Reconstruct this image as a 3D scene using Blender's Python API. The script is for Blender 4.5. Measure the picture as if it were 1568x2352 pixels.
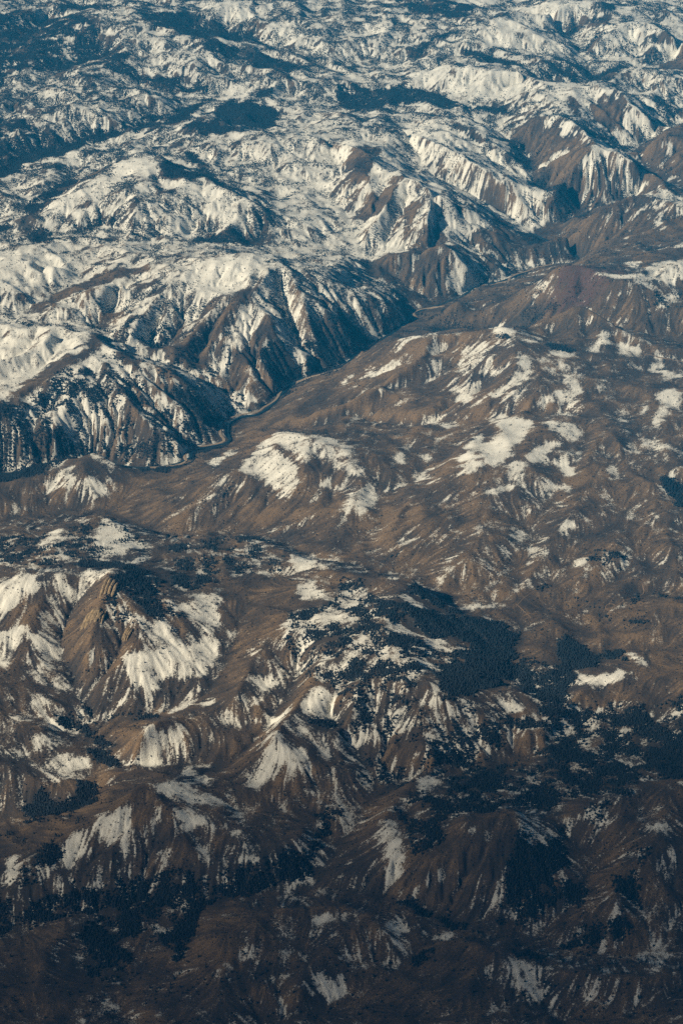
import bpy, bmesh, math, random
import numpy as np

for o in list(bpy.data.objects): bpy.data.objects.remove(o)
scene = bpy.context.scene
col = scene.collection

# ------------------------------------------------------------------ camera, light, exposure
CAM_H = 3600.0
cd = bpy.data.cameras.new('camera'); cam = bpy.data.objects.new('camera', cd); col.objects.link(cam)
cam.location = (0, 0, CAM_H); cam.rotation_euler = (math.radians(90 - 27.0), 0, 0)
cd.sensor_fit = 'VERTICAL'; cd.sensor_height = 36; cd.sensor_width = 24; cd.lens = 85
cd.clip_start = 10; cd.clip_end = 60000
scene.camera = cam
SUN_EL, SUN_AZ = 33.0, 244.0          # elevation; direction to the sun clockwise from +Y
world = bpy.data.worlds.new('World'); scene.world = world; world.use_nodes = True
wn = world.node_tree.nodes; wl = world.node_tree.links; wn.clear()
sky = wn.new('ShaderNodeTexSky'); sky.sky_type = 'NISHITA'; sky.sun_disc = False
sky.sun_elevation = math.radians(SUN_EL); sky.sun_rotation = math.radians(SUN_AZ); sky.altitude = 9000; sky.air_density = .45; sky.dust_density = .6; sky.ozone_density = .3
bg = wn.new('ShaderNodeBackground'); bg.inputs['Strength'].default_value = 0.050
wo = wn.new('ShaderNodeOutputWorld'); wl.new(sky.outputs[0], bg.inputs[0]); wl.new(bg.outputs[0], wo.inputs[0])
ld = bpy.data.lights.new('sun', 'SUN'); ld.energy = 5.0; ld.angle = math.radians(0.5); ld.color = (1.0, 0.885, 0.70)
sun = bpy.data.objects.new('sun', ld); col.objects.link(sun)
sun.rotation_euler = (math.radians(90 - SUN_EL), 0, math.radians(180 - SUN_AZ))
sun.location = (0, 0, 6000)
scene.view_settings.view_transform = 'Standard'; scene.view_settings.look = 'None'
scene.view_settings.exposure = 0.64; scene.view_settings.gamma = 1; scene.view_settings.use_curve_mapping = False
scene.render.engine = 'CYCLES'
scene.cycles.max_bounces = 4; scene.cycles.diffuse_bounces = 2; scene.cycles.volume_bounces = 0
scene.cycles.use_denoising = False

# ------------------------------------------------------------------ traced map data, world metres
# valley and ridge lines (x, y, z); the first is the river
LINES = [
[-1855,7139,-60,-1312,7392,-48,-1024,7471,-42,-879,7524,-38,-755,7480,-33,-685,7456,-30,-604,7463,-28,-522,7507,-26,-524,7546,-25,-497,7589,-24,-396,7640,-21,-402,7709,-20,-401,7777,-18,-381,7810,-16,-351,7841,-15,-297,7859,-13,-249,7937,-11,-215,8024,-9,-182,8097,-7,-107,8158,-4,0,8252,0,59,8370,4,134,8474,8,193,8554,10,245,8649,12,281,8741,14,369,8812,16,475,8912,18,531,8991,20,609,9027,24,673,9067,27,795,9189,30,961,9249,35,926,9375,40,828,9499,45,805,9538,48],
[805,9538,48,892,9636,58,1008,9710,70,985,9831,85,852,9964,105,830,10124,125,822,10290,145,751,10410,170,662,10535,190,563,10584,205],
[1008,9710,70,1141,9760,95,1280,9854,120,1387,9920,140,1509,9769,150],
[805,9538,48,746,9642,60,701,9707,75,648,9749,95,523,9870,130,394,9950,165,335,10141,195,253,10383,215],
[-326,7885,-13,-382,7937,15,-447,7996,40,-544,8048,65,-641,8093,85,-705,8114,100,-854,8203,140,-940,8279,160,-1061,8279,160,-1188,8334,160,-1398,8325,150],
[-544,8048,65,-533,8172,110,-489,8262,150,-428,8373,200],
[439,8866,18,302,8900,45,201,9002,75,115,9057,100,10,9112,125,-146,9109,145,-320,9095,165,-491,9036,180,-665,9048,190,-789,9099,195,-992,9223,195,-1140,9125,185,-1267,9163,180,-1468,9091,170],
[-1559,9767,180,-1463,9893,185,-1327,10183,195,-1185,10198,200,-1124,10267,205,-978,10374,212,-832,10506,220,-723,10660,228,-630,10792,232],
[-1495,9291,170,-1393,9328,175,-1275,9465,182,-1161,9678,192,-1083,9823,205,-979,9919,215],
[-984,10965,245,-881,10934,240,-724,10849,235,-593,10855,233,-524,10664,231,-363,10570,230,-242,10446,235],
[-242,10446,235,-128,10738,228,32,10848,225,236,10949,225,359,10983,225,476,10857,222,593,10764,220,710,10714,215],
[115,9057,100,74,9201,125,29,9435,155,-4,9540,170,-117,9700,190,-248,9809,210,-343,9901,225],
[-117,9700,190,-336,9668,205,-522,9739,215,-581,9813,222,-658,10043,232],
[786,10973,228,974,11027,222,1194,11105,215,1342,11224,215,1514,11387,220,1750,11650,230],
[1194,11105,215,1176,11353,230,1140,11749,250,1039,11910,262,873,12039,275],
[1300,10335,150,1472,10549,165,1624,10658,175],
[1387,9920,140,1327,10124,145,1300,10335,150,1238,10378,160],
[245,8649,12,344,8574,25,457,8512,42,556,8507,60,639,8417,85,729,8322,130,813,8278,190,905,8243,215,1008,8142,200,1094,8061,200,1282,8061,200],
[-1661,11512,270,-1552,11663,270,-1443,12066,290,-1178,12071,300,-850,12116,310],
[-736,11646,275,-479,11646,275,-176,11380,265,0,11177,240,115,11063,232],
[-1526,10412,230,-1430,10952,245,-1297,11252,260,-1145,11420,275],
[-375,7740,-14,-250,7680,14,-128,7648,34,0,7655,54,85,7623,74,224,7522,99,277,7497,116,396,7562,146,480,7605,173,511,7685,203,525,7752,240],
[-312,6856,30,-198,6775,49,-114,6649,66,21,6555,89,103,6689,94,119,6849,104,93,6988,112,135,6987,116,249,7053,127,323,7143,146,430,7304,165,536,7393,188,668,7395,203,795,7348,217],
[282,6346,112,338,6456,142,440,6664,168,491,6861,191,543,7036,214,597,7211,209],
[509,6234,112,546,6410,122,613,6614,148,658,6831,175,767,7029,202,806,7228,217],
[-1263,7045,-52,-1125,7084,-45,-930,7147,-35,-768,7121,-25,-673,7010,-10,-537,6889,5,-425,6888,18,-312,6856,30,-198,6764,55,-114,6638,72,21,6538,95,154,6467,103,238,6422,108,282,6346,112,330,6252,112,380,6218,112,509,6234,112,577,6289,114,684,6330,118,705,6272,116,763,6202,115,842,6225,120,901,6296,125,1051,6260,130],
[705,6272,116,720,6376,140,775,6487,155,849,6441,165],
[509,6234,112,524,6063,95,492,5952,88,522,5845,80,614,5764,72,738,5663,64,821,5544,55,952,5466,50],
[-750,6250,165,-799,6147,120,-810,6047,90,-769,5942,65,-707,5790,35,-694,5733,20],
[-286,6181,130,-317,5989,95,-378,5822,65,-489,5739,45,-549,5723,38,-690,5733,20,-758,5743,14,-734,5685,8,-668,5616,2,-573,5546,-2],
[-668,5616,2,-658,5493,-12,-706,5381,-28,-849,5357,-40,-1018,5315,-50],
[-573,5546,-2,-431,5546,5,-311,5524,12,-283,5555,20,-174,5715,60,-116,5891,95],
[-933,4860,-75,-849,4879,-70,-771,4908,-65,-676,4940,-58,-532,4988,-50,-366,4974,-40,-312,4993,-36,-158,5000,-28,-71,5067,-20,-16,5149,-10,30,5245,5,99,5365,20,205,5433,30,369,5463,38,501,5516,45,602,5610,55,658,5705,66],
[-158,5000,-28,0,5009,-25,138,4964,-22,245,4901,-22,322,4845,-20,403,4841,-15,512,4875,0,594,4956,20,634,5047,35,576,5147,45],
[-532,4988,-50,-635,4917,-58,-612,4781,-62,-547,4640,-70,-499,4555,-80],
[-547,4640,-70,-434,4663,-62,-378,4786,-52,-366,4974,-40],
[403,4841,-15,547,4761,-20,649,4727,-20,755,4731,-10,865,4769,0],
[322,4845,-20,176,4763,-35,100,4658,-45,-25,4611,-60,-189,4523,-80],
[99,5365,20,65,5474,45,19,5564,70,-29,5666,90],
[-846,7870,189,-772,7779,137,-691,7700,97,-594,7586,50,-536,7487,14],
[-756,7898,185,-668,7830,131,-573,7757,88,-486,7685,54],
[-967,7761,170,-1028,7659,116,-1064,7549,67,-1057,7401,14],
[-453,8402,215,-513,8284,168,-565,8179,133,-623,8069,103],
[-670,8482,218,-725,8327,185,-764,8195,161,-792,8135,152],
[-229,8565,220,-194,8420,146,-144,8260,82,-110,8134,40],
[279,9508,233,204,9310,163,157,9119,113],
[386,9456,223,381,9283,164,367,9106,118],
[-774,9295,271,-783,9146,223,-794,9042,198],
[-638,9374,271,-639,9222,223,-667,9085,191],
[-496,9381,259,-534,9223,204,-573,9105,174],
[-250,7667,20,-98,7700,55,24,7744,85,147,7760,120,269,7767,150,391,7790,190],
[-1219,8316,150,-1190,8421,155,-1092,8575,163,-1026,8669,172,-1003,8782,180,-970,8890,188],
[-1048,8084,225,-1079,8018,185,-1120,7949,155,-1179,7852,130],
[-1694,11800,330,-1534,11928,350,-1416,12055,360],
[-1491,11151,290,-1383,11725,340,-1227,11796,375,-1070,11864,385,-953,11735,370,-776,11629,345,-562,11602,320,-344,11408,300,-49,11147,270],
[-1070,11864,385,-1068,11558,365,-1019,11615,375,-909,11400,345],
[-1138,11116,290,-1007,11304,330,-880,11438,345,-741,11385,345,-651,11270,340,-586,11191,310,-459,11079,280],
[-787,11080,290,-679,11188,315,-584,11114,280],
[-1579,10540,270,-1402,10721,285,-1295,10857,305,-1157,10897,320,-1090,10807,310,-963,10722,295,-904,10736,305,-858,10639,290,-759,10620,255],
[-1383,10197,240,-1312,10445,280,-1219,10490,300,-1097,10432,280,-939,10381,250],
[-1600,10107,250,-1512,10319,260,-1396,10319,260,-1294,10258,240],
[-767,11844,340,-555,11981,380,-442,11848,350,-354,11800,330],
[-393,11641,320,-299,11770,345,-200,11602,320,-137,11723,345,-30,11641,320],
[0,11637,310,120,11727,335,227,11683,330,290,11596,300],
[416,11558,300,653,11647,340,701,11747,360,849,11710,355,910,11647,340,1008,11523,310],
[605,12010,350,817,11888,350,1010,11848,350,1128,11973,360,1307,12018,370],
[1232,11558,300,1384,11683,330,1495,11725,340,1655,11488,320],
[298,11004,250,445,11151,290,565,11082,300,706,11030,305,856,10995,305,951,10771,290,1074,10806,300,1232,10686,310,1309,10557,285,1399,10475,250,1456,10443,220],
[1116,10821,285,1256,11029,295,1404,11084,310,1495,10977,300,1584,10908,300],
[318,11004,250,577,11329,280,766,11349,285,971,11295,290,1109,11202,275],
[785,10319,200,864,10382,280,977,10350,300,1044,10226,290,1102,10031,275,1153,9959,260],
[875,9690,120,959,9849,200,1049,9958,270,1090,10002,275,1204,9915,265,1308,9832,235,1374,9738,190,1421,9551,170],
[1283,10198,190,1370,10212,235,1514,10338,270,1663,10413,270],
[803,9305,80,973,9345,150,1102,9426,215,1233,9488,240,1331,9408,240,1485,9356,240],
[-1248,9245,215,-1130,9407,250,-1076,9497,265,-925,9754,300,-818,9810,310,-694,9587,300,-574,9534,290,-508,9467,285,-398,9377,270,-290,9308,220,-219,9266,170],
[-1076,9497,265,-982,9342,245,-938,9219,215],
[-818,9810,310,-838,9334,285,-903,9219,215],
[-681,10288,270,-543,10227,270,-426,10151,275,-271,10016,280,-159,10120,285,0,9986,290,85,9898,300,121,9784,290,211,9646,270,300,9563,280,386,9430,270,493,9412,220,604,9448,150,737,9510,70],
[85,9898,300,29,9758,270,11,9571,220],
[211,9646,270,155,9517,220,108,9318,160],
[386,9430,270,354,9256,220,343,9144,150,306,9055,110],
[0,10242,265,146,10288,270,280,10273,265,409,10092,255,501,10019,240,606,9862,215,695,9768,170,784,9690,120],
[424,10523,245,537,10412,250,646,10258,220,755,10138,180],
[149,9031,110,236,9060,145,375,9078,175,410,9089,180,477,9003,130,565,8993,60],
[-1166,8720,167,-1028,8875,198,-898,8954,213,-767,8805,224,-640,8673,239,-540,8680,255,-408,8723,274,-354,8731,281,-290,8696,266,-173,8663,243,-40,8624,205,93,8623,152,194,8622,99,245,8642,46],
[-354,8731,281,-304,8589,254,-341,8447,222,-348,8396,208,-265,8324,185,-248,8279,169,-301,8162,114,-292,8109,85,-243,8041,46],
[-540,8680,255,-595,8450,204,-619,8278,134,-663,8193,84],
[-767,8805,224,-818,8581,187,-873,8432,141],
[-173,8663,243,-39,8465,163,26,8382,73,75,8358,30],
[-340,8433,228,-441,8286,183,-501,8170,111,-532,8125,61],
[-1426,8803,207,-1288,8921,216,-1189,8958,220,-1071,8803,207],
[-1394,8574,225,-1295,8574,225,-1186,8476,194,-1135,8444,171],
[-1419,8260,177,-1256,8244,184,-1151,8173,187,-1057,8186,194,-955,8120,197,-886,8088,197,-825,7983,190,-702,7890,163,-566,7929,129,-489,7921,82,-411,7883,14],
[-886,8088,197,-919,7905,182,-996,7738,163,-1090,7626,147,-1173,7559,136,-1308,7445,116],
[-920,7909,180,-829,7733,132,-747,7630,79,-683,7562,27],
[-825,7983,190,-695,7761,119,-583,7643,39,-536,7602,0],
[-1094,7650,136,-1024,7541,87,-977,7493,27],
[-1306,7897,177,-1128,7969,180,-1057,8186,194],
[314,8592,30,377,8591,72,436,8609,122,486,8628,100,524,8614,75],
[436,8609,122,426,8571,75,418,8556,45],
[610,8614,120,561,8568,112,553,8527,75],
[548,8831,60,644,8634,130,753,8574,225,808,8517,300,890,8487,315,954,8402,310,1044,8336,315,1161,8439,330,1280,8507,330,1433,8529,330],
[890,8487,315,903,8428,265,884,8372,235],
[808,8517,300,762,8472,230,703,8410,150],
[1044,8336,315,1093,8225,260,1132,8135,220],
[1044,8336,315,1204,8501,280,1288,8906,240,1389,8903,250],
[585,8200,150,631,8101,200,704,8055,265,789,8040,310,845,8053,335,895,8016,325,953,7963,300,1009,7899,285,1093,7816,270,1243,7797,270],
[845,8053,335,871,7987,290,873,7911,255],
[789,8040,310,756,7990,255,738,7906,240],
[-223,7813,32,-130,7852,72,0,8062,85,118,8075,160,235,8042,213,335,8003,240,426,7953,259,495,7948,278,557,7949,289,601,7921,289,718,7827,274,822,7791,262,967,7775,255,1188,7735,247,1322,7697,247],
[557,7949,289,588,7809,281,596,7682,270,561,7585,247,442,7569,205,321,7527,167,218,7539,137,85,7627,105,-67,7664,80,-220,7696,40],
[337,8003,240,254,7822,209,146,7757,171,24,7673,126,-97,7689,85],
[709,7793,272,676,7540,251,607,7376,228,487,7304,205,395,7176,194,302,6963,171,201,6815,152,130,6658,126],
[824,7708,259,828,7484,243,741,7238,228,641,7238,228,555,7005,213,430,6740,175,327,6521,137,284,6410,122],
[952,7622,247,836,7170,228,771,6909,198,686,6710,175,603,6486,141,541,6328,122],
[1160,7512,247,1101,7494,247,1021,7298,232,926,7070,213,829,6785,183,741,6549,152,674,6375,126],
[1117,7162,232,1032,6894,205,938,6651,175,830,6368,129],
[-426,7508,-5,-361,7414,40,-270,7359,120,-211,7354,150,-174,7350,160,-122,7305,165,-35,7248,160,51,7136,150,93,7037,135],
[-270,7359,120,-324,7241,115,-409,7183,95,-507,7124,60,-603,7045,20],
[-122,7305,165,-119,7091,140,-132,6959,95,-200,6844,60],
[93,7037,135,22,6879,120,-60,6756,90],
[-1276,7158,-5,-1145,7268,5,-1037,7287,15,-967,7326,22,-899,7380,35,-848,7428,48,-788,7380,40,-735,7360,25,-669,7351,5,-537,7377,20,-421,7418,30,-361,7414,40],
[-848,7428,48,-853,7283,30,-824,7190,-5],
[-1165,6792,40,-1086,6827,50,-949,6788,70,-874,6806,95,-778,6824,120,-717,6777,110,-657,6683,105,-587,6558,110,-516,6595,110,-426,6663,100,-333,6711,95,-249,6668,105,-180,6576,120,-84,6456,145,-5,6348,170,85,6271,190,194,6255,200,227,6219,185,275,6171,165,342,6123,145,426,6121,120,489,6109,105],
[-587,6558,110,-640,6339,190,-678,6261,220,-690,6177,205,-712,6050,175,-720,5993,150,-727,5914,110],
[-678,6261,220,-625,6152,190,-566,6018,150,-558,5883,100,-542,5807,60],
[-1114,6285,160,-1011,6297,180,-935,6310,195,-881,6297,195,-815,6279,190,-754,6303,180,-678,6261,220],
[-815,6279,190,-867,6210,165,-898,6140,150,-990,6099,130,-1059,6045,120],
[-898,6140,150,-874,6012,110,-831,5885,70],
[194,6255,200,152,6091,195,119,5973,190,178,5852,175,235,5720,155,305,5653,140,392,5724,125,491,5763,115,549,5712,90],
[-5,6348,170,-30,6110,170,-54,5902,160,-101,5730,135,-147,5610,125,-186,5507,120,-214,5462,80,-236,5397,40],
[119,5973,190,80,5797,165,43,5676,140,-16,5539,100],
[-249,6668,105,-238,6295,140,-218,6035,140,-263,5882,115,-295,5750,95],
[-403,5715,60,-459,5652,85,-515,5608,105,-547,5563,85,-571,5540,30],
[-1022,5758,90,-959,5836,85,-834,5799,65,-734,5755,35],
[-994,5524,40,-930,5582,45,-865,5640,50,-809,5666,45,-768,5607,15],
[-186,5507,120,-109,5454,85,-74,5395,55],
[-255,5283,20,-325,5327,45,-412,5362,70,-496,5335,85,-541,5318,85,-582,5253,65,-648,5222,45,-729,5171,15,-873,5101,-10,-937,5079,-15],
[-541,5318,85,-445,5237,65,-440,5137,25],
[-921,4951,-30,-859,4979,-30,-775,5014,-22,-647,5060,-15,-537,5084,-5,-403,5058,0,-292,5063,10,-160,5106,20,-95,5201,35],
[131,5249,70,108,5197,65,139,5077,40,72,5009,-5],
[207,5533,90,251,5462,80,168,5366,60,131,5249,70],
[328,5126,100,397,5166,110,446,5173,112,454,5106,100,417,5025,70,397,4931,25,387,4864,-5],
[397,5166,110,304,5077,80,214,5002,40,159,4967,5],
[1002,5353,110,889,5296,120,766,5283,115,674,5223,105,577,5175,80],
[889,5296,120,830,5158,105,762,5032,85,690,4951,50,585,4843,10],
[503,5571,80,567,5629,85,662,5773,95,755,5863,105,855,5878,110,990,5787,115],
[567,5629,85,517,5416,55],
[-356,4802,-25,-241,4864,-5,-155,4893,0,-26,4904,5,82,4857,0,124,4800,-10],
[-241,4864,-5,-278,4706,-30,-313,4556,-55],
[-108,4602,-40,-46,4727,-20,49,4839,0],
[229,4769,0,292,4771,5,363,4711,5,432,4636,-15,518,4518,-50],
[363,4711,5,287,4626,-20,180,4518,-50],
[535,4637,10,637,4614,15,739,4608,20,844,4624,20],
[739,4608,20,679,4512,-20],
[-888,4702,-40,-772,4787,-40,-683,4857,-40],
[-772,4787,-40,-692,4637,-55,-643,4545,-75],
[-883,7929,185,-820,7820,161,-769,7749,142,-735,7686,121,-684,7597,78,-605,7508,20],
[-801,7973,187,-715,7845,150,-619,7769,116,-540,7711,76,-485,7662,27],
[-720,7928,177,-625,7886,157,-530,7831,106,-454,7817,44],
[-915,7864,184,-942,7728,152,-956,7620,117,-979,7533,75,-980,7433,7],
[-1056,7718,139,-1086,7569,99,-1096,7465,41],
[-270,8568,268,-340,8421,229,-411,8363,209,-465,8288,174,-487,8225,131,-534,8160,72],
[-586,8610,247,-613,8496,221,-656,8387,186,-696,8293,138,-705,8226,87],
[-701,8590,228,-775,8447,188,-844,8371,145,-907,8342,122],
[-222,8640,266,-145,8431,195,-112,8322,117,-71,8260,38],
[-140,8639,236,-56,8483,156,-7,8441,76],
[225,9533,262,178,9386,229,115,9262,181,61,9175,120],
[343,9543,268,311,9363,228,264,9229,174,245,9139,115],
[423,9515,240,501,9398,168,608,9384,136,717,9380,80],
[487,10428,245,612,10188,193,722,10078,151,832,10007,111,887,9967,85],
[624,10443,240,711,10238,197,801,10124,145],
[-835,9284,275,-841,9120,233,-863,9050,195],
[-708,9363,275,-720,9188,227,-734,9114,180],
[-573,9508,280,-564,9311,237,-612,9177,175],
[-417,9399,262,-492,9262,218,-543,9192,160],
[-335,9318,235,-375,9193,188,-397,9157,150],
[-986,9603,285,-1017,9444,265,-1040,9295,234,-1050,9196,205],
[-1151,9433,250,-1184,9312,228,-1204,9235,200],
[-273,10106,270,-212,9875,230,-127,9738,190],
[-84,10212,275,-36,9975,235,0,9779,205],
[133,7847,148,272,7893,179,413,7959,209],
[-209,7269,150,-206,7132,120,-246,6999,75],
[-35,7252,158,-20,7079,130,-34,6928,95],
[-1372,8782,216,-1261,8700,225,-1189,8742,236,-1093,8700,225,-1041,8708,200],
[-1261,8700,225,-1209,8572,200,-1167,8511,176],
[-1189,8742,236,-1138,8639,200,-1107,8611,176],
[-1061,8445,184,-954,8464,225,-889,8474,243,-826,8517,261],
[-1107,8203,182,-1128,8097,160,-1182,8005,139,-1238,7946,122],
[-1015,8155,182,-1032,8013,162,-1071,7927,139],
[318,7024,165,244,6881,150,186,6768,130]]
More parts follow.
